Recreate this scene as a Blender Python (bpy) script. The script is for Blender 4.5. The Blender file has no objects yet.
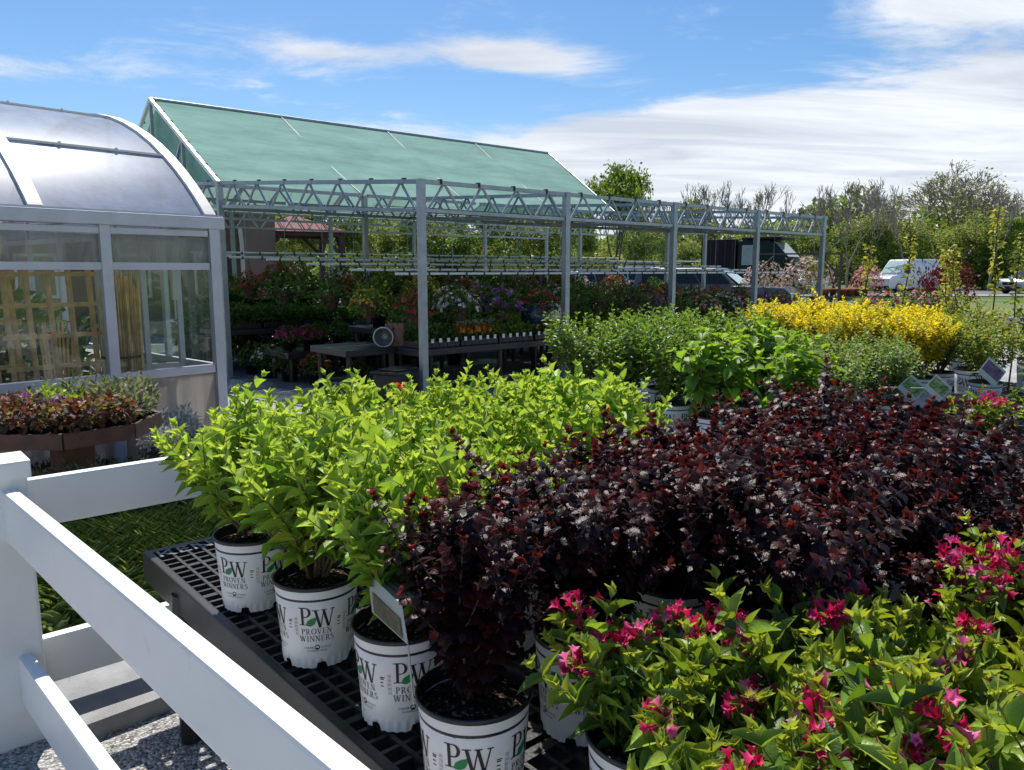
import bpy, bmesh, math, random
import numpy as np
from mathutils import Vector, Matrix

PI = math.pi
sc = bpy.context.scene
COL = sc.collection

# ------------------------------------------------------------------ camera frame
F_PX = 770.0
PITCH = math.radians(8.5)
YAW = math.radians(48.8)          # heading of the camera, from +X towards +Y
CAM_Z = 1.65
FH = Vector((math.cos(YAW), math.sin(YAW), 0))
RT = Vector((math.sin(YAW), -math.cos(YAW), 0))
FW = FH * math.cos(PITCH) + Vector((0, 0, -math.sin(PITCH)))
UPV = FH * math.sin(PITCH) + Vector((0, 0, math.cos(PITCH)))


def at(px, py, t):
    """a spot in the place, from where it sits in the view and its distance in metres"""
    return Vector((0, 0, CAM_Z)) + (FW + RT * ((px - 512) / F_PX) + UPV * ((385 - py) / F_PX)) * t


def ground_at(px, t):
    p = at(px, 270, t)
    return Vector((p.x, p.y, 0))


# ------------------------------------------------------------------ objects
def tag(o, label=None, cat=None, group=None, kind=None):
    if label: o['label'] = label
    if cat: o['category'] = cat
    if group: o['group'] = group
    if kind: o['kind'] = kind
    return o


def thing(name, label, cat, loc=(0, 0, 0), rz=0.0, group=None):
    o = bpy.data.objects.new(name, None)
    o.empty_display_size = 0.2
    COL.objects.link(o)
    o.location = loc
    o.rotation_euler = (0, 0, rz)
    return tag(o, label, cat, group)


def link(name, me, parent=None, loc=None, rot=None, scale=None):
    o = bpy.data.objects.new(name, me)
    COL.objects.link(o)
    if parent is not None: o.parent = parent
    if loc is not None: o.location = loc
    if rot is not None: o.rotation_euler = rot
    if scale is not None: o.scale = scale
    return o


def dup(root, loc=None, rz=None, label=None, group=None, scale=None):
    r = root.copy(); COL.objects.link(r)
    if loc is not None: r.location = loc
    if rz is not None: r.rotation_euler = (0, 0, rz)
    if scale is not None: r.scale = scale if hasattr(scale, '__len__') else (scale,) * 3
    if label: r['label'] = label
    if group: r['group'] = group
    for ch in list(root.children):
        c = ch.copy(); COL.objects.link(c); c.parent = r
        for g in list(ch.children):
            d = g.copy(); COL.objects.link(d); d.parent = c
    return r


ORD = ['first', 'second', 'third', 'fourth', 'fifth', 'sixth', 'seventh', 'eighth', 'ninth', 'tenth', 'eleventh',
       'twelfth', 'thirteenth', 'fourteenth', 'fifteenth', 'sixteenth', 'seventeenth', 'eighteenth', 'nineteenth',
       'twentieth']


# ------------------------------------------------------------------ mesh builder
class MB:
    def __init__(self):
        self.v = []; self.f = []; self.m = []; self.s = []

    def add(self, vs, fs, mat=0, smooth=False):
        b = len(self.v)
        self.v += [tuple(v) for v in vs]
        for f in fs:
            self.f.append([i + b for i in f]); self.m.append(mat); self.s.append(smooth)

    def box(self, c, size, rz=0.0, mat=0, M=None, bev=0.0):
        hx, hy, hz = size[0] / 2, size[1] / 2, size[2] / 2
        if bev > 0:
            b = min(bev, hx * .9, hy * .9, hz * .9)
            bm = bmesh.new()
            bmesh.ops.create_cube(bm, size=1.0)
            for v in bm.verts: v.co = Vector((v.co.x * hx * 2, v.co.y * hy * 2, v.co.z * hz * 2))
            bmesh.ops.bevel(bm, geom=list(bm.edges), offset=b, segments=2, affect='EDGES', profile=.6)
            bm.verts.ensure_lookup_table()
            vs = [v.co.copy() for v in bm.verts]
            fs = [[v.index for v in f.verts] for f in bm.faces]
            bm.free()
        else:
            vs = [Vector((x, y, z)) for z in (-hz, hz) for x, y in ((-hx, -hy), (hx, -hy), (hx, hy), (-hx, hy))]
            fs = [[0, 3, 2, 1], [4, 5, 6, 7], [0, 1, 5, 4], [1, 2, 6, 5], [2, 3, 7, 6], [3, 0, 4, 7]]
        R = Matrix.Rotation(rz, 3, 'Z') if M is None else M
        self.add([R @ v + Vector(c) for v in vs], fs, mat)

    def beam(self, a, b, w, h, mat=0, bev=0.0):
        a = Vector(a); b = Vector(b); d = b - a; L = d.length
        x = d.normalized()
        up = Vector((0, 0, 1)) if abs(x.z) < .98 else Vector((0, 1, 0))
        y = up.cross(x).normalized(); z = x.cross(y)
        M = Matrix((x, y, z)).transposed()
        self.box((a + b) / 2, (L, w, h), M=M, mat=mat, bev=bev)

    def tube(self, pts, rad, n=8, mat=0, cap=True, smooth=True):
        pts = [Vector(p) for p in pts]
        k = len(pts)
        rads = rad if hasattr(rad, '__len__') else [rad] * k
        vs = []; fs = []
        prev = None
        for i, p in enumerate(pts):
            d = (pts[min(i + 1, k - 1)] - pts[max(i - 1, 0)]).normalized()
            if prev is None:
                a = Vector((0, 0, 1)) if abs(d.z) < .9 else Vector((1, 0, 0))
                x = d.cross(a).normalized()
            else:
                x = (prev - d * prev.dot(d)).normalized()
            prev = x; y = d.cross(x)
            for j in range(n):
                t = 2 * PI * j / n
                vs.append(p + (x * math.cos(t) + y * math.sin(t)) * rads[i])
        for i in range(k - 1):
            for j in range(n):
                j2 = (j + 1) % n
                fs.append([i * n + j, i * n + j2, (i + 1) * n + j2, (i + 1) * n + j])
        self.add(vs, fs, mat, smooth)
        if cap:
            self.add(vs[:n], [list(range(n))[::-1]], mat)
            self.add(vs[-n:], [list(range(n))], mat)

    def lathe(self, prof, n=32, mat=0, c=(0, 0, 0), smooth=True, sx=1.0, sy=1.0):
        vs = []; fs = []
        for r, z in prof:
            for j in range(n):
                t = 2 * PI * j / n
                vs.append((c[0] + r * math.cos(t) * sx, c[1] + r * math.sin(t) * sy, c[2] + z))
        for i in range(len(prof) - 1):
            for j in range(n):
                j2 = (j + 1) % n
                fs.append([i * n + j, i * n + j2, (i + 1) * n + j2, (i + 1) * n + j])
        self.add(vs, fs, mat, smooth)

    def quad(self, a, b, c, d, mat=0):
        self.add([a, b, c, d], [[0, 1, 2, 3]], mat)

    def sheet(self, a, b, c, d, th, mat=0):
        """a quad with real thickness"""
        a, b, c, d = map(Vector, (a, b, c, d))
        n = (b - a).cross(d - a).normalized() * th
        self.add([a, b, c, d, a + n, b + n, c + n, d + n],
                 [[3, 2, 1, 0], [4, 5, 6, 7], [0, 1, 5, 4], [1, 2, 6, 5], [2, 3, 7, 6], [3, 0, 4, 7]], mat)

    def prism(self, poly, z0, z1, mat=0):
        n = len(poly)
        vs = [(x, y, z0) for x, y in poly] + [(x, y, z1) for x, y in poly]
        fs = [list(range(n))[::-1], list(range(n, 2 * n))]
        for i in range(n):
            j = (i + 1) % n
            fs.append([i, j, n + j, n + i])
        self.add(vs, fs, mat)

    def mesh(self, name, mats):
        me = bpy.data.meshes.new(name)
        me.from_pydata(self.v, [], self.f)
        mats = mats if isinstance(mats, (list, tuple)) else [mats]
        for m in mats: me.materials.append(m)
        me.polygons.foreach_set('material_index', self.m)
        me.polygons.foreach_set('use_smooth', self.s)
        me.update()
        return me

    def build(self, name, mats, parent=None, loc=None, rot=None):
        return link(name, self.mesh(name, mats), parent, loc, rot)


def np_mesh(name, parts, mats):
    """parts: list of (verts (n,3), faces list of uniform arity arrays, mat index, colours (n,3) or None)"""
    V = []; LI = []; LT = []; MI = []; C = []
    b = 0
    for v, f, mi, c in parts:
        v = np.asarray(v, dtype=np.float32)
        f = np.asarray(f, dtype=np.int32)
        if len(v) == 0: continue
        V.append(v); LI.append((f + b).ravel()); LT.append(np.full(len(f), f.shape[1], np.int32))
        MI.append(np.full(len(f), mi, np.int32))
        C.append(np.asarray(c, np.float32) if c is not None else np.full((len(v), 3), .5, np.float32))
        b += len(v)
    V = np.concatenate(V); LI = np.concatenate(LI); LT = np.concatenate(LT); MI = np.concatenate(MI); C = np.concatenate(C)
    me = bpy.data.meshes.new(name)
    me.vertices.add(len(V)); me.vertices.foreach_set('co', V.ravel())
    me.loops.add(len(LI)); me.loops.foreach_set('vertex_index', LI)
    me.polygons.add(len(LT))
    st = np.zeros(len(LT), np.int32); st[1:] = np.cumsum(LT)[:-1]
    me.polygons.foreach_set('loop_start', st)
    me.polygons.foreach_set('loop_total', LT)
    me.polygons.foreach_set('material_index', MI)
    me.polygons.foreach_set('use_smooth', np.ones(len(LT), bool))
    me.update(calc_edges=True)
    at_ = me.attributes.new('Col', 'FLOAT_COLOR', 'POINT')
    at_.data.foreach_set('color', np.concatenate([C, np.ones((len(C), 1), np.float32)], 1).ravel())
    for m in (mats if isinstance(mats, (list, tuple)) else [mats]): me.materials.append(m)
    return me


def norm(a):
    return a / np.maximum(np.linalg.norm(a, axis=-1, keepdims=True), 1e-9)


def instance(tv, tf, O, D, N, L, W, C):
    """spread a leaf or petal template over many places; returns one np_mesh part"""
    O = np.asarray(O, float); D = norm(np.asarray(D, float)); N = np.asarray(N, float)
    k = len(O)
    X = norm(np.cross(D, N)); N = np.cross(X, D)
    L = np.broadcast_to(np.asarray(L, float), (k,)); W = np.broadcast_to(np.asarray(W, float), (k,))
    v = (O[:, None, :] + tv[None, :, 0:1] * (X * W[:, None])[:, None, :]
         + tv[None, :, 1:2] * (D * L[:, None])[:, None, :] + tv[None, :, 2:3] * (N * L[:, None])[:, None, :])
    n = len(tv)
    f = (np.asarray(tf)[None] + (np.arange(k) * n)[:, None, None]).reshape(-1, np.asarray(tf).shape[1])
    c = np.repeat(np.asarray(C, float), n, axis=0)
    return v.reshape(-1, 3), f, c


def leaf_template(stations, fold=.25, droop=.25, petiole=.0):
    tv = []; tf = []
    for s, w in stations:
        z = -droop * s * s
        tv += [(-w / 2, s, z + fold * w * .35), (0, s, z), (w / 2, s, z + fold * w * .35)]
    n = len(stations)
    for i in range(n - 1):
        a = i * 3
        tf += [[a, a + 1, a + 4, a + 3], [a + 1, a + 2, a + 5, a + 4]]
    return np.array(tv), np.array(tf)


LEAF = leaf_template([(-.12, .04), (.02, .1), (.15, .68), (.36, 1.0), (.6, .82), (.82, .42), (1.0, .02)], .55, .28)
LEAF_LONG = leaf_template([(-.04, .05), (.08, .45), (.25, .92), (.45, 1.0), (.68, .74), (.87, .34), (1.0, .02)], .75, .26)
LEAF_UP = leaf_template([(-.12, .04), (.02, .1), (.15, .62), (.36, 1.0), (.6, .82), (.82, .42), (1.0, .02)], .7, .14)
LEAF_LOW = leaf_template([(0, .1), (.3, .95), (.65, .8), (1.0, .05)], .5, .3)
DIAMOND = (np.array([(0, 0, 0), (-.5, .5, .08), (0, 1, -.08), (.5, .5, .08)]), np.array([[0, 3, 2, 1]]))
BLADE = leaf_template([(0, 1), (.3, .95), (.6, .7), (.85, .4), (1.0, .05)], .4, .45)


def lobed_template():
    pts = [(.03, -.15), (.06, .0), (.3, -.02), (.4, .14), (.36, .22), (.5, .3), (.46, .4), (.56, .5), (.4, .58), (.38, .66), (.24, .66),
           (.26, .78), (.14, .88), (0, 1.02)]
    out = pts + [(-x, y) for x, y in pts[-2::-1]]
    tv = [(0, .32, .10)] + [(x, y, -.35 * y * y + .22 * abs(x) * (1 if i % 2 else .3) - .5 * x * x) for i, (x, y) in enumerate(out)]
    n = len(out)
    tf = [[0, i + 1, (i + 1) % n + 1] for i in range(n)]
    return np.array(tv), np.array(tf)


LOBED = lobed_template()


def trumpet_template():
    """a small funnel flower with five flared petals, along +y"""
    tv = []; tf = []
    n = 10
    for ring, (r, y) in enumerate([(.05, 0), (.09, .45), (.2, .78)]):
        for j in range(n):
            t = 2 * PI * j / n
            tv.append((r * math.cos(t), y, r * math.sin(t)))
    for j in range(n):
        t = 2 * PI * j / n
        r = .5 if j % 2 == 0 else .26
        tv.append((r * math.cos(t), .98 if j % 2 == 0 else .9, r * math.sin(t)))
    for i in range(3):
        for j in range(n):
            j2 = (j + 1) % n
            tf.append([i * n + j, i * n + j2, (i + 1) * n + j2, (i + 1) * n + j])
    return np.array(tv), np.array(tf)


TRUMPET = trumpet_template()


def blossom_template():
    """an open five petal flower facing +y"""
    tv = [(0, .1, 0)]; tf = []
    for j in range(5):
        a = 2 * PI * j / 5
        for da, r, y in ((-.5, .35, .18), (-.3, .56, .26), (.3, .56, .26), (.5, .35, .18)):
            tv.append((r * math.cos(a + da), y, r * math.sin(a + da)))
        b = 1 + j * 4
        tf += [[0, b, b + 1, b + 1], [0, b + 1, b + 2, b + 2], [0, b + 2, b + 3, b + 3]]
    return np.array(tv), np.array([[f[0], f[1], f[2]] for f in tf])


BLOSSOM = blossom_template()


def tubes_np(paths, n=5, col=(.2, .12, .06)):
    """many tapered tubes -> one np_mesh part: paths = [(pts (k,3), r0, r1)]"""
    Vs = []; Fs = []; b = 0
    ang = np.arange(n) * 2 * PI / n
    ca, sa = np.cos(ang), np.sin(ang)
    for pts, r0, r1 in paths:
        pts = np.asarray(pts, float); k = len(pts)
        d = norm(np.gradient(pts, axis=0))
        a = np.where(np.abs(d[:, 2:3]) < .9, np.array([[0, 0, 1.]]), np.array([[1., 0, 0]]))
        a = np.repeat(a[:1], k, 0)
        x = norm(np.cross(d, a)); y = np.cross(d, x)
        r = np.linspace(r0, r1, k)[:, None, None]
        v = pts[:, None, :] + r * (x[:, None, :] * ca[None, :, None] + y[:, None, :] * sa[None, :, None])
        Vs.append(v.reshape(-1, 3))
        i = np.arange(k - 1)[:, None] * n; j = np.arange(n)[None, :]; j2 = (j + 1) % n
        Fs.append(np.stack([i + j, i + j2, i + n + j2, i + n + j], -1).reshape(-1, 4) + b)
        b += k * n
    V = np.concatenate(Vs)
    return V, np.concatenate(Fs), np.tile(np.array(col, float), (len(V), 1))


# ------------------------------------------------------------------ materials
def new_mat(name):
    m = bpy.data.materials.new(name); m.use_nodes = True
    nt = m.node_tree
    for n in list(nt.nodes): nt.nodes.remove(n)
    out = nt.nodes.new('ShaderNodeOutputMaterial')
    return m, nt, out


def plain(name, col, rough=.5, metal=0.0, var=.12, scale=6.0, bump=0.0, bscale=60.0, spec=.5, dirt=None, coat=0.0):
    """a principled surface whose colour wanders a little by noise, with optional bump and stains"""
    m, nt, out = new_mat(name)
    p = nt.nodes.new('ShaderNodeBsdfPrincipled')
    p.inputs['Roughness'].default_value = rough
    p.inputs['Metallic'].default_value = metal
    p.inputs['Specular IOR Level'].default_value = spec
    p.inputs['Coat Weight'].default_value = coat
    tc = nt.nodes.new('ShaderNodeTexCoord')
    nz = nt.nodes.new('ShaderNodeTexNoise'); nz.inputs['Scale'].default_value = scale; nz.inputs['Detail'].default_value = 6
    nt.links.new(tc.outputs['Object'], nz.inputs['Vector'])
    rp = nt.nodes.new('ShaderNodeValToRGB')
    rp.color_ramp.elements[0].position = .3; rp.color_ramp.elements[1].position = .7
    rp.color_ramp.elements[0].color = [c * (1 - var) for c in col[:3]] + [1]
    rp.color_ramp.elements[1].color = [min(1, c * (1 + var)) for c in col[:3]] + [1]
    nt.links.new(nz.outputs['Fac'], rp.inputs['Fac'])
    src = rp.outputs['Color']
    if dirt is not None:
        n2 = nt.nodes.new('ShaderNodeTexNoise'); n2.inputs['Scale'].default_value = dirt[2]; n2.inputs['Detail'].default_value = 8
        n2.inputs['Roughness'].default_value = .7
        nt.links.new(tc.outputs['Object'], n2.inputs['Vector'])
        r2 = nt.nodes.new('ShaderNodeValToRGB')
        r2.color_ramp.elements[0].position = dirt[1]; r2.color_ramp.elements[1].position = min(1, dirt[1] + .2)
        nt.links.new(n2.outputs['Fac'], r2.inputs['Fac'])
        mx = nt.nodes.new('ShaderNodeMix'); mx.data_type = 'RGBA'
        nt.links.new(r2.outputs['Color'], mx.inputs['Factor'])
        nt.links.new(src, mx.inputs['A']); mx.inputs['B'].default_value = (*dirt[0], 1)
        src = mx.outputs['Result']
    nt.links.new(src, p.inputs['Base Color'])
    if bump > 0:
        n3 = nt.nodes.new('ShaderNodeTexNoise'); n3.inputs['Scale'].default_value = bscale; n3.inputs['Detail'].default_value = 5
        nt.links.new(tc.outputs['Object'], n3.inputs['Vector'])
        bp = nt.nodes.new('ShaderNodeBump'); bp.inputs['Strength'].default_value = bump; bp.inputs['Distance'].default_value = .01
        nt.links.new(n3.outputs['Fac'], bp.inputs['Height'])
        nt.links.new(bp.outputs['Normal'], p.inputs['Normal'])
    nt.links.new(p.outputs['BSDF'], out.inputs['Surface'])
    return m


def leaf_mat(name, rough=.42, trans=.35, boost=(1.15, 1.1, .5), spec=.5, veins=0.0, vscale=240):
    """colour from the per-leaf attribute; light passes through the blade"""
    m, nt, out = new_mat(name)
    a = nt.nodes.new('ShaderNodeAttribute'); a.attribute_name = 'Col'
    p = nt.nodes.new('ShaderNodeBsdfPrincipled')
    p.inputs['Roughness'].default_value = rough
    p.inputs['Specular IOR Level'].default_value = spec
    tc = nt.nodes.new('ShaderNodeTexCoord')
    nz = nt.nodes.new('ShaderNodeTexNoise'); nz.inputs['Scale'].default_value = 55; nz.inputs['Detail'].default_value = 3
    nt.links.new(tc.outputs['Object'], nz.inputs['Vector'])
    mr = nt.nodes.new('ShaderNodeMapRange'); mr.inputs['To Min'].default_value = .72; mr.inputs['To Max'].default_value = 1.28
    nt.links.new(nz.outputs['Fac'], mr.inputs['Value'])
    mu = nt.nodes.new('ShaderNodeVectorMath'); mu.operation = 'SCALE'
    nt.links.new(a.outputs['Color'], mu.inputs[0]); nt.links.new(mr.outputs['Result'], mu.inputs['Scale'])
    nt.links.new(mu.outputs['Vector'], p.inputs['Base Color'])
    if veins > 0:
        n3 = nt.nodes.new('ShaderNodeTexNoise'); n3.inputs['Scale'].default_value = vscale; n3.inputs['Detail'].default_value = 2
        nt.links.new(tc.outputs['Object'], n3.inputs['Vector'])
        bp = nt.nodes.new('ShaderNodeBump'); bp.inputs['Strength'].default_value = veins; bp.inputs['Distance'].default_value = .004
        nt.links.new(n3.outputs['Fac'], bp.inputs['Height']); nt.links.new(bp.outputs['Normal'], p.inputs['Normal'])
    t = nt.nodes.new('ShaderNodeBsdfTranslucent')
    m2 = nt.nodes.new('ShaderNodeVectorMath'); m2.operation = 'MULTIPLY'; m2.inputs[1].default_value = boost
    nt.links.new(mu.outputs['Vector'], m2.inputs[0]); nt.links.new(m2.outputs['Vector'], t.inputs['Color'])
    mx = nt.nodes.new('ShaderNodeMixShader'); mx.inputs[0].default_value = trans
    nt.links.new(p.outputs['BSDF'], mx.inputs[1]); nt.links.new(t.outputs['BSDF'], mx.inputs[2])
    nt.links.new(mx.outputs['Shader'], out.inputs['Surface'])
    return m


def sheet_mat(name, diff, transp, transl=0.0, gloss=.1, rough=.15, tint=(1, 1, 1), noise=None, fres=.6):
    """glazing or woven cloth: part of the light goes straight through, part is scattered, part mirrored"""
    m, nt, out = new_mat(name)
    tr = nt.nodes.new('ShaderNodeBsdfTransparent'); tr.inputs['Color'].default_value = (*tint, 1)
    df = nt.nodes.new('ShaderNodeBsdfDiffuse'); df.inputs['Color'].default_value = (*diff, 1)
    tl = nt.nodes.new('ShaderNodeBsdfTranslucent'); tl.inputs['Color'].default_value = (*diff, 1)
    if noise:
        tcx = nt.nodes.new('ShaderNodeTexCoord')
        mpx = nt.nodes.new('ShaderNodeMapping'); mpx.inputs['Scale'].default_value = [q * 1.7 for q in noise[2]]; mpx.inputs['Location'].default_value = (3, 7, 1)
        nx = nt.nodes.new('ShaderNodeTexNoise'); nx.inputs['Scale'].default_value = 1.0; nx.inputs['Detail'].default_value = 9; nx.inputs['Roughness'].default_value = .68
        nt.links.new(tcx.outputs['Object'], mpx.inputs['Vector']); nt.links.new(mpx.outputs['Vector'], nx.inputs['Vector'])
        rr = nt.nodes.new('ShaderNodeValToRGB'); rr.color_ramp.elements[0].position = .3; rr.color_ramp.elements[1].position = .7
        rr.color_ramp.elements[0].color = (*[q * .74 for q in diff], 1); rr.color_ramp.elements[1].color = (*[min(1, q * 1.2) for q in diff], 1)
        nt.links.new(nx.outputs['Fac'], rr.inputs['Fac'])
        nt.links.new(rr.outputs['Color'], df.inputs['Color']); nt.links.new(rr.outputs['Color'], tl.inputs['Color'])
        bpx = nt.nodes.new('ShaderNodeBump'); bpx.inputs['Strength'].default_value = .35; bpx.inputs['Distance'].default_value = .05
        nt.links.new(nx.outputs['Fac'], bpx.inputs['Height']); nt.links.new(bpx.outputs['Normal'], df.inputs['Normal'])
    m1 = nt.nodes.new('ShaderNodeMixShader'); m1.inputs[0].default_value = transl
    nt.links.new(df.outputs[0], m1.inputs[1]); nt.links.new(tl.outputs[0], m1.inputs[2])
    m2 = nt.nodes.new('ShaderNodeMixShader'); m2.inputs[0].default_value = transp
    if noise:
        tc = nt.nodes.new('ShaderNodeTexCoord')
        mp = nt.nodes.new('ShaderNodeMapping'); mp.inputs['Scale'].default_value = noise[2]
        nz = nt.nodes.new('ShaderNodeTexNoise'); nz.inputs['Scale'].default_value = 1.0; nz.inputs['Detail'].default_value = 6
        nt.links.new(tc.outputs['Object'], mp.inputs['Vector']); nt.links.new(mp.outputs['Vector'], nz.inputs['Vector'])
        mr = nt.nodes.new('ShaderNodeMapRange'); mr.inputs['From Min'].default_value = .3; mr.inputs['From Max'].default_value = .7
        mr.inputs['To Min'].default_value = noise[0]; mr.inputs['To Max'].default_value = noise[1]
        nt.links.new(nz.outputs['Fac'], mr.inputs['Value']); nt.links.new(mr.outputs['Result'], m2.inputs[0])
    nt.links.new(m1.outputs[0], m2.inputs[1]); nt.links.new(tr.outputs[0], m2.inputs[2])
    gl = nt.nodes.new('ShaderNodeBsdfGlossy'); gl.inputs['Roughness'].default_value = rough
    fr = nt.nodes.new('ShaderNodeLayerWeight'); fr.inputs['Blend'].default_value = .35
    mm = nt.nodes.new('ShaderNodeMath'); mm.operation = 'MULTIPLY_ADD'; mm.inputs[1].default_value = fres; mm.inputs[2].default_value = gloss
    nt.links.new(fr.outputs['Fresnel'], mm.inputs[0])
    cl = nt.nodes.new('ShaderNodeClamp'); nt.links.new(mm.outputs[0], cl.inputs['Value'])
    m3 = nt.nodes.new('ShaderNodeMixShader')
    nt.links.new(cl.outputs[0], m3.inputs[0]); nt.links.new(m2.outputs[0], m3.inputs[1]); nt.links.new(gl.outputs[0], m3.inputs[2])
    nt.links.new(m3.outputs[0], out.inputs['Surface'])
    return m


def speckle_mat(name, cols, scale, rough=.9, bump=.6, dist=.01, big=None):
    """gravel, bark, potting soil: voronoi cells with their own tone"""
    m, nt, out = new_mat(name)
    p = nt.nodes.new('ShaderNodeBsdfPrincipled'); p.inputs['Roughness'].default_value = rough
    p.inputs['Specular IOR Level'].default_value = .2
    tc = nt.nodes.new('ShaderNodeTexCoord')
    vo = nt.nodes.new('ShaderNodeTexVoronoi'); vo.inputs['Scale'].default_value = scale
    nt.links.new(tc.outputs['Object'], vo.inputs['Vector'])
    rp = nt.nodes.new('ShaderNodeValToRGB')
    el = rp.color_ramp.elements
    for i, (pos, c) in enumerate(cols):
        e = el[i] if i < 2 else el.new(pos)
        e.position = pos; e.color = (*c, 1)
    sp = nt.nodes.new('ShaderNodeSeparateColor'); nt.links.new(vo.outputs['Color'], sp.inputs['Color'])
    nt.links.new(sp.outputs[0], rp.inputs['Fac'])
    src = rp.outputs['Color']
    if big:
        nz = nt.nodes.new('ShaderNodeTexNoise'); nz.inputs['Scale'].default_value = big[0]; nz.inputs['Detail'].default_value = 6
        nt.links.new(tc.outputs['Object'], nz.inputs['Vector'])
        mr = nt.nodes.new('ShaderNodeMapRange'); mr.inputs['From Min'].default_value = .3; mr.inputs['From Max'].default_value = .7
        mr.inputs['To Min'].default_value = big[1]; mr.inputs['To Max'].default_value = big[2]
        nt.links.new(nz.outputs['Fac'], mr.inputs['Value'])
        vm = nt.nodes.new('ShaderNodeVectorMath'); vm.operation = 'SCALE'
        nt.links.new(src, vm.inputs[0]); nt.links.new(mr.outputs['Result'], vm.inputs['Scale'])
        src = vm.outputs['Vector']
    nt.links.new(src, p.inputs['Base Color'])
    bp = nt.nodes.new('ShaderNodeBump'); bp.inputs['Strength'].default_value = bump; bp.inputs['Distance'].default_value = dist
    bp.invert = True
    nt.links.new(vo.outputs['Distance'], bp.inputs['Height']); nt.links.new(bp.outputs['Normal'], p.inputs['Normal'])
    nt.links.new(p.outputs['BSDF'], out.inputs['Surface'])
    return m


def grass_mat(name, c0, c1, scale):
    return speckle_mat(name, [(0.0, c0), (1.0, c1)], scale, bump=.3, big=(.15, .6, 1.3))


M = {}
M['vinyl'] = plain('white_vinyl', (.82, .815, .80), .35, var=.025, bump=.04, bscale=22, dirt=((.55, .52, .46), .63, 7.0))
M['bench_plastic'] = plain('black_bench_plastic', (.022, .023, .026), .38, var=.25, bump=.12, bscale=120, dirt=((.09, .085, .08), .6, 9.0))
M['bench_letter'] = plain('glare_grey_bench_lettering', (.16, .16, .17), .35, var=.2)  # same black plastic; the lighter grey paints in the glare on the flat letters
M['pvc'] = plain('black_pvc', (.018, .018, .02), .3, var=.2, dirt=((.12, .115, .1), .63, 7.0))
M['pot_white'] = plain('white_pot_plastic', (.80, .81, .83), .38, var=.03, dirt=((.42, .38, .32), .62, 26.0))
M['pot_black'] = plain('black_pot_plastic', (.015, .016, .018), .4, var=.2, dirt=((.07, .065, .055), .62, 18.0))
M['ink'] = plain('black_ink', (.012, .012, .014), .5, var=.05)
M['ink_green'] = plain('green_ink', (.01, .22, .07), .5, var=.1)
M['ink_grey'] = plain('grey_ink', (.18, .18, .19), .5, var=.05)
M['sticker'] = plain('white_sticker', (.84, .84, .84), .45, var=.01)
M['soil'] = speckle_mat('potting_soil', [(0, (.012, .009, .006)), (.7, (.028, .018, .011)), (.88, (.08, .045, .022)), (.96, (.32, .2, .1))], 115, bump=.9, dist=.012)
M['stem'] = plain('woody_stem', (.16, .10, .055), .7, var=.35, scale=60)
M['stem_dark'] = plain('dark_stem', (.05, .022, .016), .6, var=.3, scale=60)
M['galv'] = plain('galvanised_steel', (.34, .38, .41), .42, metal=.55, var=.14, scale=9, dirt=((.22, .24, .26), .6, 4.0))
M['galv_lit'] = plain('lit_tone_galvanised', (.72, .75, .76), .4, metal=.2, var=.1, scale=9)  # paler copy of the galvanised steel, with the light it catches in the colour
M['alu'] = plain('mill_aluminium', (.50, .51, .56), .4, metal=.35, var=.07, scale=8, dirt=((.33, .33, .36), .64, 5.0))
M['rib'] = plain('cream_rib_cap', (.76, .73, .66), .4, var=.05, dirt=((.5, .46, .4), .66, 8.0))
M['clip'] = plain('black_clip', (.02, .02, .022), .5)
M['wood_brown'] = plain('brown_stained_wood', (.10, .042, .026), .6, var=.3, scale=12, bump=.3, bscale=50)
M['wood_raw'] = plain('cedar_lattice', (.62, .38, .17), .65, var=.3, scale=14, bump=.2, bscale=60)
M['bamboo'] = plain('bamboo_cane', (.68, .44, .17), .5, var=.35, scale=9)
M['pallet'] = plain('weathered_pallet_boards', (.30, .17, .13), .8, var=.3, scale=7, bump=.3, bscale=60)
M['slab'] = plain('grey_slab', (.24, .24, .245), .8, var=.18, scale=10, bump=.5, bscale=140)
M['terracotta'] = plain('terracotta', (.33, .12, .055), .75, var=.2, scale=10)
M['blue_glaze'] = plain('blue_glaze', (.012, .03, .075), .12, var=.4, scale=9, coat=.5)
M['white_glaze'] = plain('white_glaze', (.75, .76, .78), .15, var=.06, coat=.5)
M['tag_white'] = sheet_mat('plant_tag_plastic', (.62, .64, .58), .05, .35, .04, .3)
M['glass'] = sheet_mat('window_glass', (.5, .55, .5), .97, 0, .03, .02, (.94, .98, .96), None, .22)
M['poly'] = sheet_mat('twinwall_polycarbonate', (.35, .41, .55), .30, .35, .004, .36, (.92, .96, 1), (.14, .38, (2.2, 1.2, 2.2)), .025)
M['poly_upper'] = sheet_mat('upper_wall_polycarbonate', (.34, .34, .32), .5, .5, .03, .2, (.93, .94, .9), (.4, .7, (4, 4, .8)), .2)
M['poly_skirt'] = sheet_mat('skirt_polycarbonate', (.60, .56, .53), .3, .6, .04, .25, (1, .95, .9), (.2, .5, (5, 5, .6)), .2)
M['cloth_green'] = sheet_mat('green_shade_cloth', (.30, .48, .42), .10, .3, .0, .8, (.6, 1, .85), (.03, .13, (.4, 1.3, 1.3)), .04)
M['cloth_dark'] = sheet_mat('flat_shade_cloth', (.05, .06, .06), .1, .15, .0, .6, (.8, 1, .95), (.04, .16, (3, 3, 3)), .04)
M['metal_roof'] = plain('dark_red_metal_roof', (.17, .05, .055), .75, var=.1, spec=.2)
M['timber_dark'] = plain('dark_timber', (.05, .03, .022), .7, var=.3, bump=.2)
M['siding'] = plain('brown_board_siding', (.11, .07, .045), .75, var=.25, bump=.25)
M['trim'] = plain('pale_trim', (.6, .58, .52), .5, var=.05)
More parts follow.
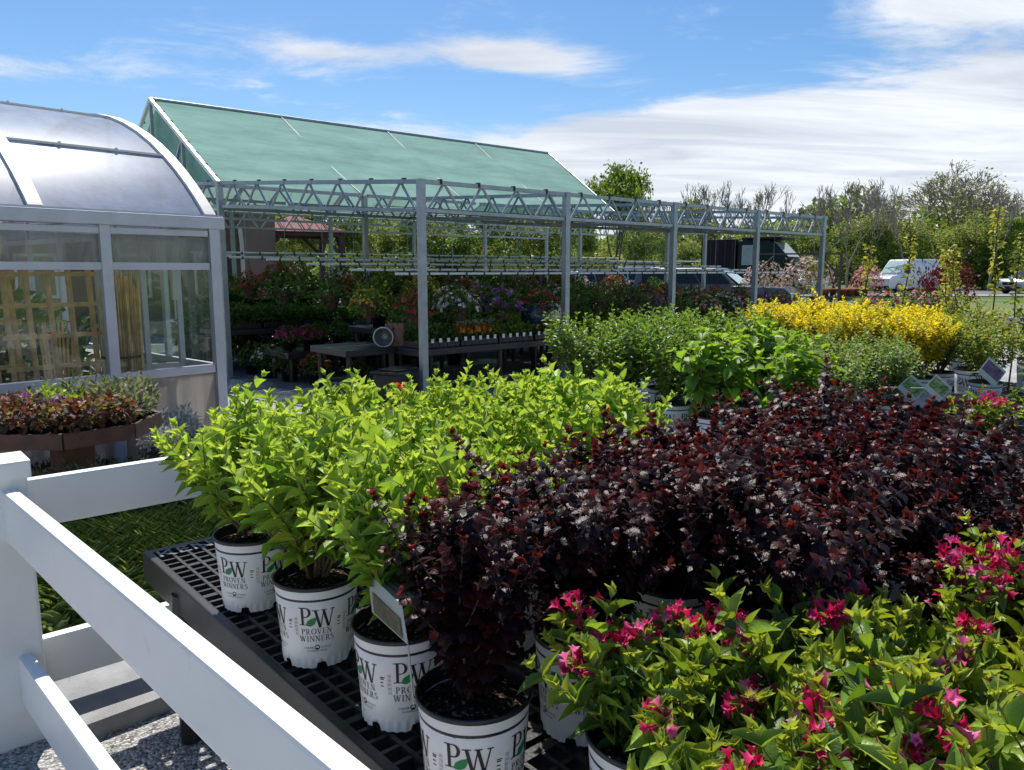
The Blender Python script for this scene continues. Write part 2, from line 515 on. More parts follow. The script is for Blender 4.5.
M['asphalt'] = speckle_mat('asphalt', [(0, (.10, .10, .105)), (1, (.2, .2, .205))], 70, bump=.25, big=(.12, .8, 1.2))
M['concrete'] = plain('pale_concrete_path', (.38, .37, .35), .85, var=.12, bump=.2)
M['gravel'] = speckle_mat('grey_gravel', [(0, (.17, .165, .16)), (.5, (.40, .39, .375)), (1, (.66, .65, .63))], 95, bump=1.0, dist=.012, big=(1.1, .75, 1.15))
M['grass'] = grass_mat('mown_grass', (.05, .10, .02), (.13, .20, .05), 22)
M['field'] = grass_mat('rough_meadow', (.09, .12, .03), (.20, .22, .08), 9)
M['paint_white'] = plain('road_paint', (.7, .7, .68), .7, var=.1)
M['bark'] = plain('tree_bark', (.10, .082, .068), .9, var=.35, scale=3, bump=.4)
M['bark_pale'] = plain('pale_twig_bark', (.27, .24, .21), .9, var=.25, scale=3)
M['rubber'] = plain('tyre_rubber', (.02, .02, .02), .8)
M['rim'] = plain('alloy_rim', (.5, .5, .52), .3, metal=.8)
M['car_grey'] = plain('dark_grey_car_paint', (.10, .103, .108), .35, var=.03, coat=.25)
M['car_white'] = plain('white_car_paint', (.78, .79, .80), .25, var=.02, coat=.8)
M['car_silver'] = plain('silver_blue_car_paint', (.36, .40, .48), .25, metal=.4, var=.02, coat=.8)
M['car_red'] = plain('dark_red_car_paint', (.18, .012, .015), .22, var=.03, coat=.8)
M['car_black'] = plain('black_car_paint', (.010, .010, .011), .55, var=.03, coat=.05, spec=.25)
M['car_green'] = plain('dark_green_truck_paint', (.012, .024, .017), .6, var=.05, coat=.05, spec=.25)
M['car_glass'] = plain('tinted_car_glass', (.02, .024, .026), .08, var=.05, spec=.35)
M['car_glass_reflect'] = plain('glass_painted_reflection', (.38, .50, .46), .06, var=.1, spec=1.0)  # pale base colour paints a bright reflection into the vehicle glass
M['lamp_red'] = plain('red_lamp_lens', (.45, .01, .01), .15)
M['lamp_clear'] = plain('clear_lamp_lens', (.7, .72, .74), .1)
M['chrome'] = plain('chrome', (.6, .6, .62), .15, metal=1)
M['dark_metal'] = plain('black_steel', (.025, .026, .028), .45)
M['leaf_lime'] = leaf_mat('lime_leaf', .42, .45, (1.15, 1.12, .55), .4, .35)
M['leaf_dark'] = leaf_mat('purple_leaf', .40, .34, (1.9, .8, .65), .34, .3, 300)
M['leaf_silver'] = leaf_mat('silver_leaf', .6, .2, (1, 1, .97), .3)
M['leaf_gold'] = leaf_mat('golden_leaf', .5, .5, (1.1, 1.05, .6), .3)
M['leaf_green'] = leaf_mat('green_leaf', .40, .38, (1.3, 1.15, .4), .45, .3)
M['leaf_soft'] = leaf_mat('soft_leaf', .55, .38, (1.25, 1.15, .5), .3)
M['petal'] = leaf_mat('petal', .5, .35, (1.15, .7, .8), .3)
M['pebble'] = speckle_mat('pebble', [(0, (.12, .115, .11)), (.5, (.32, .31, .30)), (1, (.6, .59, .57))], 9, bump=.3)

# ================================================================== LETTERING
def ring(cx, cy, ro, rho, ri, rhi, a0, a1, n=14):
    P = []
    for i in range(n + 1):
        t = math.radians(a0 + (a1 - a0) * i / n)
        P.append(((cx + ro * math.cos(t), cy + rho * math.sin(t)), (cx + ri * math.cos(t), cy + rhi * math.sin(t))))
    return [[P[i][0], P[i + 1][0], P[i + 1][1], P[i][1]] for i in range(n)]


def bar(x0, y0, x1, y1):
    return [[(x0, y0), (x1, y0), (x1, y1), (x0, y1)]]


def diag(x0, y0, x1, y1, w):
    return [[(x0 - w / 2, y0), (x0 + w / 2, y0), (x1 + w / 2, y1), (x1 - w / 2, y1)]]


def serif(x, y, w, h=.045):
    return bar(x - w / 2, y, x + w / 2, y + h) if y < .5 else bar(x - w / 2, y - h, x + w / 2, y)


def glyph(ch):
    q = []
    if ch in 'PR':
        q += bar(.12, .04, .25, .96) + bar(.0, 0, .38, .045) + bar(.0, .955, .25, 1)
        q += bar(.25, .955, .36, 1) + bar(.25, .44, .36, .49)
        q += ring(.36, .72, .28, .28, .14, .235, -90, 90)
        if ch == 'R':
            q += diag(.74, .02, .36, .46, .14) + serif(.76, 0, .18)
            return q, .86
        return q, .70
    if ch == 'O':
        return ring(.44, .5, .44, .52, .29, .47, 0, 360, 24), .88
    if ch == 'V':
        return diag(.42, 0, .14, .96, .14) + diag(.45, 0, .70, .96, .06) + serif(.14, 1, .34) + serif(.70, 1, .26), .84
    if ch == 'W':
        return (diag(.36, 0, .13, .96, .14) + diag(.38, 0, .56, .96, .06) + diag(.80, 0, .56, .96, .14) + diag(.82, 0, 1.04, .96, .06)
                + serif(.13, 1, .34) + serif(.58, 1, .30) + serif(1.04, 1, .26)), 1.18
    if ch == 'E':
        return (bar(.1, .04, .23, .96) + bar(0, 0, .6, .045) + bar(0, .955, .57, 1) + bar(.23, .48, .45, .525)
                + bar(.55, .045, .6, .24) + bar(.52, .77, .57, .955) + bar(.41, .40, .45, .60)), .68
    if ch == 'N':
        return (bar(.12, .04, .18, .96) + diag(.70, .0, .15, .98, .15) + bar(.68, .04, .74, .96) + serif(.14, 0, .3)
                + serif(.70, 1, .3) + serif(.08, 1, .22)), .88
    if ch == 'I':
        return bar(.12, .04, .25, .96) + bar(0, 0, .37, .045) + bar(0, .955, .37, 1), .42
    if ch == 'S':
        q = ring(.28, .74, .26, .27, .14, .215, 30, 270, 12)
        q += ring(.28, .27, .28, .28, .15, .215, -150, 90, 12)
        return q, .60
    return [], .4


def word(text, h, track=.08):
    out = []; x = 0
    for ch in text:
        q, w = glyph(ch)
        out += [[((px + x) * h, py * h) for px, py in f] for f in q]
        x += w + track
    return out, (x - track) * h


def text_polys(body, size):
    """outline text from Blender's own built-in face -> triangles"""
    cu = bpy.data.curves.new('t', 'FONT'); cu.body = body; cu.size = size; cu.resolution_u = 2
    o = bpy.data.objects.new('t', cu); COL.objects.link(o)
    dg = bpy.context.evaluated_depsgraph_get()
    me = o.evaluated_get(dg).to_mesh()
    vs = [(v.co.x, v.co.y) for v in me.vertices]
    fs = [[vs[i] for i in p.vertices] for p in me.polygons]
    o.evaluated_get(dg).to_mesh_clear()
    bpy.data.objects.remove(o); bpy.data.curves.remove(cu)
    x0 = min(v[0] for v in vs); x1 = max(v[0] for v in vs)
    return [[(x - x0, y) for x, y in f] for f in fs], x1 - x0


T_COLOR, W_COLOR = text_polys('COLOR', .0082)
T_CHOICE, W_CHOICE = text_polys('CHOICE', .0082)
T_SHRUBS, W_SHRUBS = text_polys('FLOWERING SHRUBS', .0062)

# ================================================================== NURSERY POT
POT_H = .235
R_TOP, R_BOT = .122, .103


def pot_r(z): return R_BOT + (R_TOP - R_BOT) * min(1, max(0, z / POT_H))


def pot_mesh():
    mb = MB(); n = 120
    prof = [(0.0, -.001), (.02, 0), (.034, .0012), (.205, 0), (.2075, -.0025), (.211, -.0025), (.213, 0), (.222, 0)]
    zs = [0.0, .004, .014, .026, .030, .034, .1, .16, .196, .198, .202, .204, .2262]
    vs = []; fs = []
    for i, z in enumerate(zs):
        for j in range(n):
            t = 2 * PI * j / n
            r = pot_r(z)
            zz = z
            if z < .028:
                r += .0016 * (1 if (j % 4) < 2 else -1) * (1 if z < .027 else 0)
                k = (j % 20)
                if k < 5: zz = max(z, .017)          # drainage notches
            if .197 < z < .203: r -= .0012
            vs.append((r * math.cos(t), r * math.sin(t), zz))
    for i in range(len(zs) - 1):
        for j in range(n):
            j2 = (j + 1) % n
            fs.append([i * n + j, i * n + j2, (i + 1) * n + j2, (i + 1) * n + j])
    mb.add(vs, fs, 0, True)
    mb.lathe([(.1200, .2272), (.1255, .2272), (.1268, .2290), (.1268, .2355), (.1255, .238), (.1225, .2385), (.1205, .236), (.1190, .2), (.1, .03), (0, .03)], 64, 1)
    return mb.mesh('nursery_pot', [M['pot_white'], M['pot_black']])


def lettering_mesh():
    """the print on the pot: five times round, a raised film a millimetre thick"""
    mb = MB()

    def put(polys, x0, z0, phi, mat, lift=.0011):
        for f in polys:
            vs = []
            for x, y in f:
                z = z0 + y; r = pot_r(z) + lift
                a = phi + (x0 + x) / pot_r(.11)
                vs.append((r * math.cos(a), r * math.sin(a), z))
            mb.add(vs, [list(range(len(vs)))], mat)

    P, wp = word('P', .052); Wg, ww = word('W', .052)
    PR, wpr = word('PROVEN', .0165); WI, wwi = word('WINNERS', .0165)
    for k in range(5):
        a = 2 * PI * k / 5
        put(P, -.047, .130, a, 0)
        put(Wg, -.008, .122, a, 0)
        leaf = []
        cx, cy = -.012, .137
        L = [(-.017, -.006), (-.012, .006), (0, .013), (.013, .016), (.013, .008), (.008, -.004), (-.003, -.010), (-.012, -.009)]
        put([[(x + cx, y) for x, y in L]], 0, cy, a, 1, .0016)
        put(PR, -wpr / 2, .103, a, 0); put(WI, -wwi / 2, .082, a, 0)
        put(bar(-.046, 0, .046, .0009), 0, .075, a, 2)
        put(T_COLOR, -.010 - W_COLOR, .0600, a, 0); put(T_CHOICE, .010, .0600, a, 2)
        put(ring(0, .0035, .0075, .0075, .0052, .0048, -70, 290, 16), 0, .060, a, 0)
        put(bar(-.004, -.001, .004, .003), 0, .0585, a, 0)
        put(T_SHRUBS, -W_SHRUBS / 2, .0510, a, 0)
        # the small print that runs up the seam beside each logo: too fine to read, thin lines only
        for q in range(3):
            for s in range(5):
                put(bar(-.0535 - q * .003 - .0009, s * .011, -.0535 - q * .003, s * .011 + .008), 0, .10, a, 2)
        b = a + .57
        put(bar(-.013, 0, .013, .036), 0, .112, b, 3, .0008)
        for q, w in enumerate((.012, .010, 0, .008, 0, .009)):
            if w: put(bar(-.004, 0, -.004 + w, .0022), 0, .142 - q * .0045, b, 0, .0014)
    return mb.mesh('pot_lettering', [M['ink'], M['ink_green'], M['ink_grey'], M['sticker']])


def soil_mesh():
    rng = np.random.default_rng(3)
    mb = MB(); n = 40; rings = 9
    vs = [(0, 0, .216)]; fs = []
    for i in range(1, rings + 1):
        r = .1195 * i / rings
        for j in range(n):
            t = 2 * PI * j / n
            vs.append((r * math.cos(t), r * math.sin(t), .214 - .012 * (r / .12) ** 2 + rng.normal(0, .0022)))
    for j in range(n): fs.append([0, 1 + j, 1 + (j + 1) % n])
    for i in range(rings - 1):
        for j in range(n):
            a = 1 + i * n; j2 = (j + 1) % n
            fs.append([a + j, a + n + j, a + n + j2, a + j2])
    mb.add(vs, fs, 0, True)
    # bark chips lying on it
    for _ in range(46):
        r = .112 * math.sqrt(rng.random()); t = rng.random() * 6.28
        s = rng.uniform(.004, .011)
        Mx = Matrix.Rotation(rng.random() * 6, 3, 'Z') @ Matrix.Rotation(rng.normal(0, .4), 3, 'X')
        mb.box((r * math.cos(t), r * math.sin(t), .2135 - .012 * (r / .12) ** 2 + .002), (s, s * .55, s * .35), M=Mx, mat=1 if rng.random() < .45 else 0)
    return mb.mesh('potting_soil', [M['soil'], M['bark_chip']])


M['bark_chip'] = plain('pale_bark_chip', (.34, .20, .10), .8, var=.4, scale=40)
POT = pot_mesh(); LETTERS = lettering_mesh(); SOIL = soil_mesh()


# ================================================================== SHRUBS
def shrub(seed, n_stem=14, height=.48, spread=.27, z0=.212, base_r=.035, spacing=.034, L0=.075, wr=.46, tmpl=LEAF, leafmat=None,
          stemmat=None, cols=None, tip=None, start=.25, side=.5, alternate=False, stem_r=.0038, young=.3, elev=(15, 62), lean=.9,
          dome=.35, tip_n=3, jitter=.25, side_len=(.08, .17), skin_col=None, flowers=None, tip_scale=.5):
    rng = np.random.default_rng(seed)
    paths = []; O = []; D = []; N = []; L = []; C = []
    fl = []
    cols = np.array(cols, float); tip = np.array(tip, float)

    def run(pts, length, s0, strong, nodes_sp):
        """leaves along one shoot"""
        pts = np.asarray(pts); k = len(pts)
        ntot = max(2, int(length * (1 - s0) / nodes_sp))
        ph = rng.random() * 6.28
        for q in range(ntot + 1):
            s = s0 + (1 - s0) * q / ntot * .985
            u = s * (k - 1); i = min(int(u), k - 2); f = u - i
            p = pts[i] * (1 - f) + pts[i + 1] * f
            ax = pts[i + 1] - pts[i]; ax = ax / np.linalg.norm(ax)
            ref = np.array([math.cos(ph), math.sin(ph), 0.0])
            a1 = ref - ax * ref.dot(ax); a1 /= np.linalg.norm(a1); a2 = np.cross(ax, a1)
            near = (q / ntot)
            for side_ in ((0,) if alternate else (0, 1)):
                ang = (q * 2.4 if alternate else q * PI / 2 + side_ * PI) + rng.normal(0, jitter)
                out = a1 * math.cos(ang) + a2 * math.sin(ang)
                e = math.radians(elev[0] + (elev[1] - elev[0]) * near ** 2 + rng.normal(0, 9))
                d = out * math.cos(e) + ax * math.sin(e)
                d = d + np.array([0, 0, .12])
                d /= np.linalg.norm(d)
                nn = ax - d * ax.dot(d) + np.array([0, 0, .5]) + rng.normal(0, .12, 3)
                sz = L0 * strong * (1 - (1 - tip_scale) * max(0, (near - .55) / .45) ** 1.5) * rng.uniform(.78, 1.15)
                O.append(p); D.append(d); N.append(nn); L.append(sz)
                base = cols[rng.integers(len(cols))]
                w = min(1, max(0, (near - (1 - young)) / young)) if young > 0 else 0
                w = w * rng.uniform(.5, 1)
                C.append((base * (1 - w) + tip * w) * rng.uniform(.82, 1.18))
        # the last few leaves stand up round the growing tip
        ax = pts[-1] - pts[-2]; ax = ax / np.linalg.norm(ax)
        for q in range(tip_n):
            ang = rng.random() * 6.28
            d = ax + .55 * np.array([math.cos(ang), math.sin(ang), 0]); d /= np.linalg.norm(d)
            O.append(pts[-1]); D.append(d); N.append(ax + rng.normal(0, .2, 3) - d * .5); L.append(L0 * strong * tip_scale * rng.uniform(.6, 1))
            C.append(tip * rng.uniform(.85, 1.15))

    for i in range(n_stem):
        az = 2.39996 * i + rng.normal(0, .3)
        rr = spread * math.sqrt((i + .6) / n_stem) * rng.uniform(.85, 1.05)
        h = height * (1 - dome * (rr / spread) ** 2) * rng.uniform(.84, 1.06)
        b = np.array([math.cos(az), math.sin(az), 0]) * base_r * rng.uniform(.3, 1)
        e = np.array([math.cos(az) * rr, math.sin(az) * rr, h])
        K = 8; pts = []
        bend = rng.normal(0, .02, 3); bend[2] = 0
        for q in range(K):
            s = q / (K - 1)
            p = b + (e - b) * np.array([s ** lean, s ** lean, s]) + bend * math.sin(PI * s)
            pts.append(p + np.array([0, 0, z0]))
        pts = np.array(pts); ln = np.linalg.norm(pts[-1] - pts[0])
        paths.append((pts, stem_r * rng.uniform(.8, 1.2), .0013))
        run(pts, ln, start, 1.0, spacing)
        if flowers and rng.random() < flowers[0]: fl.append((pts[-2] * .5 + pts[-1] * .5, pts[-1] - pts[-3]))
        ns = rng.poisson(side * 4)
        for _ in range(ns):
            s = rng.uniform(max(.25, start), .85); u = s * (K - 1); j = min(int(u), K - 2)
            p = pts[j] + (pts[j + 1] - pts[j]) * (u - j)
            ang = rng.random() * 6.28; sl = rng.uniform(*side_len)
            d = np.array([math.cos(ang), math.sin(ang), rng.uniform(.5, 1.3)]); d /= np.linalg.norm(d)
            sp = np.array([p + d * sl * t + np.array([0, 0, .03 * t * t]) for t in (0, .35, .7, 1)])
            paths.append((sp, .0022, .001))
            run(sp, sl, .2, .88, spacing * .9)
            if flowers and rng.random() < flowers[0]: fl.append((sp[-1], sp[-1] - sp[-2]))
    L = np.array(L)
    v, f, c = instance(*tmpl, O, D, N, L, L * wr, np.clip(C, 0, 1))
    fol = np_mesh('foliage', [(v, f, 0, c)], [leafmat])
    v2, f2, c2 = tubes_np(paths)
    st = np_mesh('stems', [(v2, f2, 0, c2)], [stemmat])
    fm = []
    if fl:
        fc = np.array(flowers[1])
        for p, d in fl[:14]:
            O = []; D = []; N = []; L = []; C = []
            d = d / np.linalg.norm(d)
            for _ in range(rng.integers(flowers[2][0], flowers[2][1])):
                q = d * .5 + rng.normal(0, .75, 3) + np.array([0, 0, .1]); q /= np.linalg.norm(q)
                O.append(p + q * .008 + rng.normal(0, flowers[4] if len(flowers) > 4 else .006, 3)); D.append(q); N.append(np.cross(q, [.3, .5, .8]))
                L.append(flowers[3] * rng.uniform(.55, 1.1)); C.append(fc[rng.integers(len(fc))] * rng.uniform(.8, 1.2))
            L = np.array(L)
            v, f, c = instance(*TRUMPET, O, D, N, L, L, np.clip(C, 0, 1))
            fm.append(np_mesh('flower_cluster', [(v, f, 0, c)], [M['petal']]))
    return fol, st, fm


def potted(name, cat, label, parts, loc, rz, group=None, with_tag=None, scale=1.0, pot_turn=0.0, pot_s=.92):
    r = thing(name, label, cat, loc, rz, group)
    r.scale = (scale,) * 3
    q = (pot_s / scale, pot_s / scale, .97 / scale) if scale < 1.2 else (1, 1, 1)
    p = link('pot', POT, r, rot=(0, 0, pot_turn), scale=q); link('lettering', LETTERS, p)
    link('soil', SOIL, r, scale=q)
    fol, st, fm = parts
    link('stems', st, r); link('foliage', fol, r)
    for q in fm: link('flower_cluster', q, r)
    return r


LIME = [(.27, .42, .06), (.37, .52, .08), (.43, .55, .08), (.20, .36, .05), (.32, .48, .08)]
LIME_TIP = (.52, .65, .13)
HYD = [shrub(10 + i, n_stem=19, height=.42 + .025 * (i % 2), spread=.24, L0=.068, wr=.46, tmpl=LEAF_UP, leafmat=M['leaf_lime'], stemmat=M['stem'], cols=LIME,
             tip=LIME_TIP, side=1.0, spacing=.029, start=.16, tip_n=5, dome=.28, elev=(22, 68), lean=.95, young=.38) for i in range(5)]
DARK = [(.019, .008, .012), (.026, .010, .013), (.035, .011, .012), (.014, .006, .010), (.048, .012, .012)]
DARK_TIP = (.12, .026, .022)
NINE = [shrub(40 + i, n_stem=24, height=.36 + .05 * (i % 3), spread=.28, L0=.034, wr=.92, tmpl=LOBED, leafmat=M['leaf_dark'], stemmat=M['stem_dark'],
              cols=DARK, tip=DARK_TIP, side=1.35, spacing=.0102, start=.03, alternate=True, young=.2, elev=(0, 55), lean=1.0, dome=.12,
              tip_n=3, jitter=.4, side_len=(.08, .24), tip_scale=.6) for i in range(5)]
NINE_SLIM = shrub(46, n_stem=18, height=.43, spread=.15, L0=.033, wr=.92, tmpl=LOBED, leafmat=M['leaf_dark'], stemmat=M['stem_dark'], cols=DARK, tip=DARK_TIP,
                  side=1.3, spacing=.0098, start=.1, alternate=True, young=.16, elev=(0, 55), lean=1.0, dome=.3, tip_n=3, jitter=.4, side_len=(.06, .14), tip_scale=.6)
WGREEN = [(.11, .21, .03), (.16, .28, .04), (.22, .35, .045), (.08, .16, .025), (.28, .40, .06)]
WTIP = (.42, .50, .08)
PINK = [(.62, .03, .16), (.75, .06, .25), (.45, .012, .07), (.55, .02, .10), (.80, .22, .45)]
WEIG = [shrub(70 + i, n_stem=19, height=.29 + .02 * i, spread=.27, L0=.080, wr=.40, tmpl=LEAF_LONG, leafmat=M['leaf_green'], stemmat=M['stem'],
              cols=WGREEN, tip=WTIP, side=.7, spacing=.036, start=.06, young=.4, elev=(28, 72), dome=.25, tip_n=4,
              flowers=(.17 if i == 0 else .10, PINK, (10, 20), .034, .011)) for i in range(3)]
WEIG_PINK = shrub(80, n_stem=15, height=.47, spread=.25, L0=.07, wr=.42, tmpl=LEAF_LONG, leafmat=M['leaf_green'], stemmat=M['stem'], cols=WGREEN,
                  tip=WTIP, side=.7, spacing=.036, start=.2, young=.4, flowers=(.75, PINK, (20, 32), .034, .018))
GREENS = [(.13, .25, .045), (.17, .31, .05), (.21, .35, .06), (.09, .19, .035)]
GRN = [shrub(90 + i, n_stem=20, height=.46, spread=.26, L0=.05, wr=.5, leafmat=M['leaf_green'], stemmat=M['stem'], cols=GREENS, tip=(.28, .42, .08),
             side=1.0, spacing=.028, start=.12) for i in range(3)]
BIGLEAF = [shrub(100 + i, n_stem=11, height=.52, spread=.24, L0=.125, wr=.62, leafmat=M['leaf_lime'], stemmat=M['stem'],
                 cols=[(.18, .33, .04), (.25, .41, .05), (.13, .27, .035)], tip=(.36, .5, .06), side=.3, spacing=.07, start=.25, elev=(-15, 45)) for i in range(2)]
GOLD = [shrub(110 + i, n_stem=26, height=.45, spread=.25, L0=.044, wr=.55, tmpl=LEAF_LOW, leafmat=M['leaf_gold'], stemmat=M['stem'],
              cols=[(.80, .66, .035), (.86, .73, .04), (.60, .56, .05), (.34, .40, .05)], tip=(.95, .80, .05), side=1.2, spacing=.014, start=.3, elev=(25, 70), dome=.2) for i in range(3)]
VARI = [shrub(120 + i, n_stem=20, height=.42, spread=.26, L0=.034, wr=.6, tmpl=LEAF_LOW, leafmat=M['leaf_soft'], stemmat=M['stem'],
              cols=[(.14, .26, .06), (.19, .33, .07), (.38, .44, .2), (.11, .21, .05)], tip=(.44, .5, .18), side=1.1, spacing=.018, start=.15) for i in range(3)]
OLIVE = [shrub(130 + i, n_stem=18, height=.46, spread=.28, L0=.04, wr=.55, tmpl=LEAF_LOW, leafmat=M['leaf_soft'], stemmat=M['stem'],
               cols=[(.17, .28, .05), (.24, .34, .06), (.14, .24, .045), (.34, .33, .07)], tip=(.5, .52, .1), side=1.0, spacing=.022, start=.15) for i in range(3)]

# ================================================================== FENCE
fence = thing('vinyl_fence', 'white vinyl corner fence with square capped post and wide rails beside the black bench', 'fence', (.33, 3.07, 0))
mb = MB(); mb.box((.02, -.005, .5), (.17, .16, 1.0), bev=.011); mb.build('post', M['vinyl'], fence)
mb = MB()
mb.box((.02, -.005, .985), (.19, .18, .06), bev=.006)
mb.add([(-.075, -.095, 1.0155), (.115, -.095, 1.0155), (.115, .085, 1.0155), (-.075, .085, 1.0155), (.02, -.005, 1.03)],
       [[0, 1, 4], [1, 2, 4], [2, 3, 4], [3, 0, 4]])
cap = mb.build('cap', M['vinyl'], fence)
FEN_DIR = math.atan2(.92 - 2.99, .53 - .37)     # the near run leans a little outwards


def rail(a, b, zt):
    mb = MB()
    a = Vector(a); b = Vector(b)
    d = (b - a)
    mb.beam((a.x, a.y, zt - .089), (b.x, b.y, zt - .089), .045, .178, bev=.011)
    return mb.build('rail', M['vinyl'], fence)


rail((.045, -.06, 0), (.045 + .178, -2.9, 0), .925)
rail((.045, -.06, 0), (.045 + .178, -2.9, 0), .335)
rail((.06, .03, 0), (2.35, .03, 0), .925)
rail((.06, .03, 0), (2.35, .03, 0), .335)
mb = MB(); mb.box((2.42, .03, .5), (.135, .135, 1.0), bev=.006); mb.build('post', M['vinyl'], fence)
mb = MB(); mb.box((.262, -2.97, .5), (.135, .135, 1.0), bev=.006); mb.build('post', M['vinyl'], fence)


# ================================================================== BLACK BENCHES
def bench_top_mesh(w, l, h=.115, cell=.052, edge=.03):
    """moulded plastic lattice w (x) by l (y): a deep rim round an open grid"""
    mb = MB()
    mb.box((-w / 2 + edge / 2, 0, -h / 2), (edge, l, h), bev=.006); mb.box((w / 2 - edge / 2, 0, -h / 2), (edge, l, h), bev=.006)
    mb.box((0, -l / 2 + edge / 2, -h / 2 - .0012), (w - 2 * edge, edge, h - .003)); mb.box((0, l / 2 - edge / 2, -h / 2 - .0012), (w - 2 * edge, edge, h - .003))
    nx = int((w - 2 * edge) / cell); ny = int((l - 2 * edge) / cell)
    for i in range(1, nx):
        x = -w / 2 + edge + (w - 2 * edge) * i / nx
        wide = .022 if i % 6 == 0 else .011
        mb.box((x, 0, -.022), (wide, l - 2 * edge, .036))
    for j in range(1, ny):
        y = -l / 2 + edge + (l - 2 * edge) * j / ny
        wide = .022 if j % 6 == 0 else .011
        mb.box((0, y, -.0245), (w - 2 * edge, wide, .036))
    return mb.mesh('bench_top', [M['bench_plastic']])


LEG = MB(); LEG.tube([(0, 0, 0), (0, 0, .5)], .036, 16); LEG = LEG.mesh('bench_leg', [M['pvc']])
TOPS = {}


def bench(cx, cy, w, l, z, label, cat='bench', group=None, cell=.052):
    k = (round(w, 2), round(l, 2), cell)
    if k not in TOPS: TOPS[k] = bench_top_mesh(w, l, cell=cell)
    r = thing('plastic_bench', label, cat, (cx, cy, 0), 0, group)
    link('bench_top', TOPS[k], r, loc=(0, 0, z))
    for sx in (-1, 1):
        for sy in (-1, 1):
            link('leg', LEG, r, loc=(sx * (w / 2 - .045), sy * (l / 2 - .30), 0), scale=(1, 1, (z - .05) / .5))
    return r


ZB = .60
GB = 'black lattice benches in the open yard'
b1 = bench(.78 + .46, 3.01 - .915, .92, 1.83, ZB, 'black lattice bench with bare far corner, nearest the white corner post', group=GB)
b1.children[1].location = (-.438, .545, 0)
# raised letters moulded into the bare end of the lattice
mb = MB()
tx, tw = text_polys('KENHI', .098)
for f in tx: mb.add([(-.455 + .03 + x * 1.1, .8 + y, .003) for x, y in f], [list(range(len(f)))])
mb.build('lettering', M['bench_letter'], b1.children[0])
b1b = bench(.78 + .46, 3.01 - 1.85 - .915, .92, 1.83, ZB, 'black lattice bench under the pink flowering weigelas, closest to the camera', group=GB)
b2 = bench(.78 + 1.40, 3.01 - .915, .92, 1.83, ZB, 'black lattice bench under the back rows of lime green shrubs', group=GB)
b2b = bench(.78 + 1.40, 3.01 - 1.85 - .915, .92, 1.83, ZB, 'black lattice bench under the back rows of purple leafed shrubs', group=GB)
bench(4.12, 2.9, .92, 2.26, ZB, 'black lattice bench under the glossy green shrubs, facing the purple leafed shrubs', group=GB)
bench(5.09, 2.9, .92, 2.26, ZB, 'black lattice bench whose open end corner shows beside the white pots', group=GB)
bench(4.6, .35, .92, 2.2, ZB, 'black lattice bench under the tagged white pots at the right', group=GB)
bench(6.6, 2.7, 1.2, 3.6, ZB, 'black lattice bench under the golden yellow shrubs', group=GB)

# ================================================================== POTTED SHRUBS ON THE BENCHES
rnd = random.Random(5)
G_H = 'lime green shrubs on the black benches'
# columns run away from the fence (x), rows along it (y)
ROWN = ['nearest the white fence', 'in the second line from the white fence', 'in the third line from the white fence', 'in the back line']


def hy(x, y, i, label, turn=0.0, s=1.0):
    o = potted('potted_hydrangea', 'potted shrub', label, HYD[i % 5], (x, y, ZB), rnd.random() * 6.28, G_H, scale=s)
    # face one of the printed logos the way it faces in the photograph
    for c in o.children:
        if c.name.startswith('pot') and not c.name.startswith('potted'):
            c.rotation_euler = (0, 0, turn - o.rotation_euler.z)
    return o


PS = 1.06


def logo_angle(x, y, off=0.0):
    """turn of the pot that brings a logo square to someone standing by the fence"""
    return math.atan2(-y, -x) + off


hy(.925, 2.313, 0, 'leftmost lime green shrub, in the white pot next to the bare bench corner', logo_angle(.915, 2.345, .62), PS)
hy(.921, 1.868, 1, 'lime green shrub in the second white pot from the bare bench corner, sticker on pot', logo_angle(.915, 1.895, -.05), PS)
h3 = hy(.938, 1.472, 2, 'lime green shrub in the white pot holding a folded plant tag', logo_angle(.925, 1.505, .22), PS)
k = 0
for r_, (x, ys) in enumerate([(1.36, (2.46, 2.02, 1.58)), (1.82, (2.5, 2.08, 1.66)), (2.28, (2.44, 2.02, 1.6))]):
    for j, y in enumerate(ys):
        if r_ == 2 and j == 2: continue
        hy(x + rnd.uniform(-.03, .03), y + rnd.uniform(-.03, .03), 3 + k,
           'lime green shrub %s, %s' % (ROWN[r_ + 1], ['left end', 'middle of its line', 'touching the purple shrubs'][j]), rnd.random() * 6, rnd.uniform(.94, 1.05))
        k += 1

G_N = 'purple leafed shrubs on the black benches'


def nine(x, y, i, label, turn=None, s=1.0):
    o = potted('potted_ninebark', 'potted shrub', label, NINE[i % 5] if i >= 0 else NINE_SLIM, (x, y, ZB), rnd.random() * 6.28, G_N, scale=s)
    for c in o.children:
        if c.name.startswith('pot') and not c.name.startswith('potted'):
            c.rotation_euler = (0, 0, (turn if turn is not None else rnd.random() * 6) - o.rotation_euler.z)
    return o


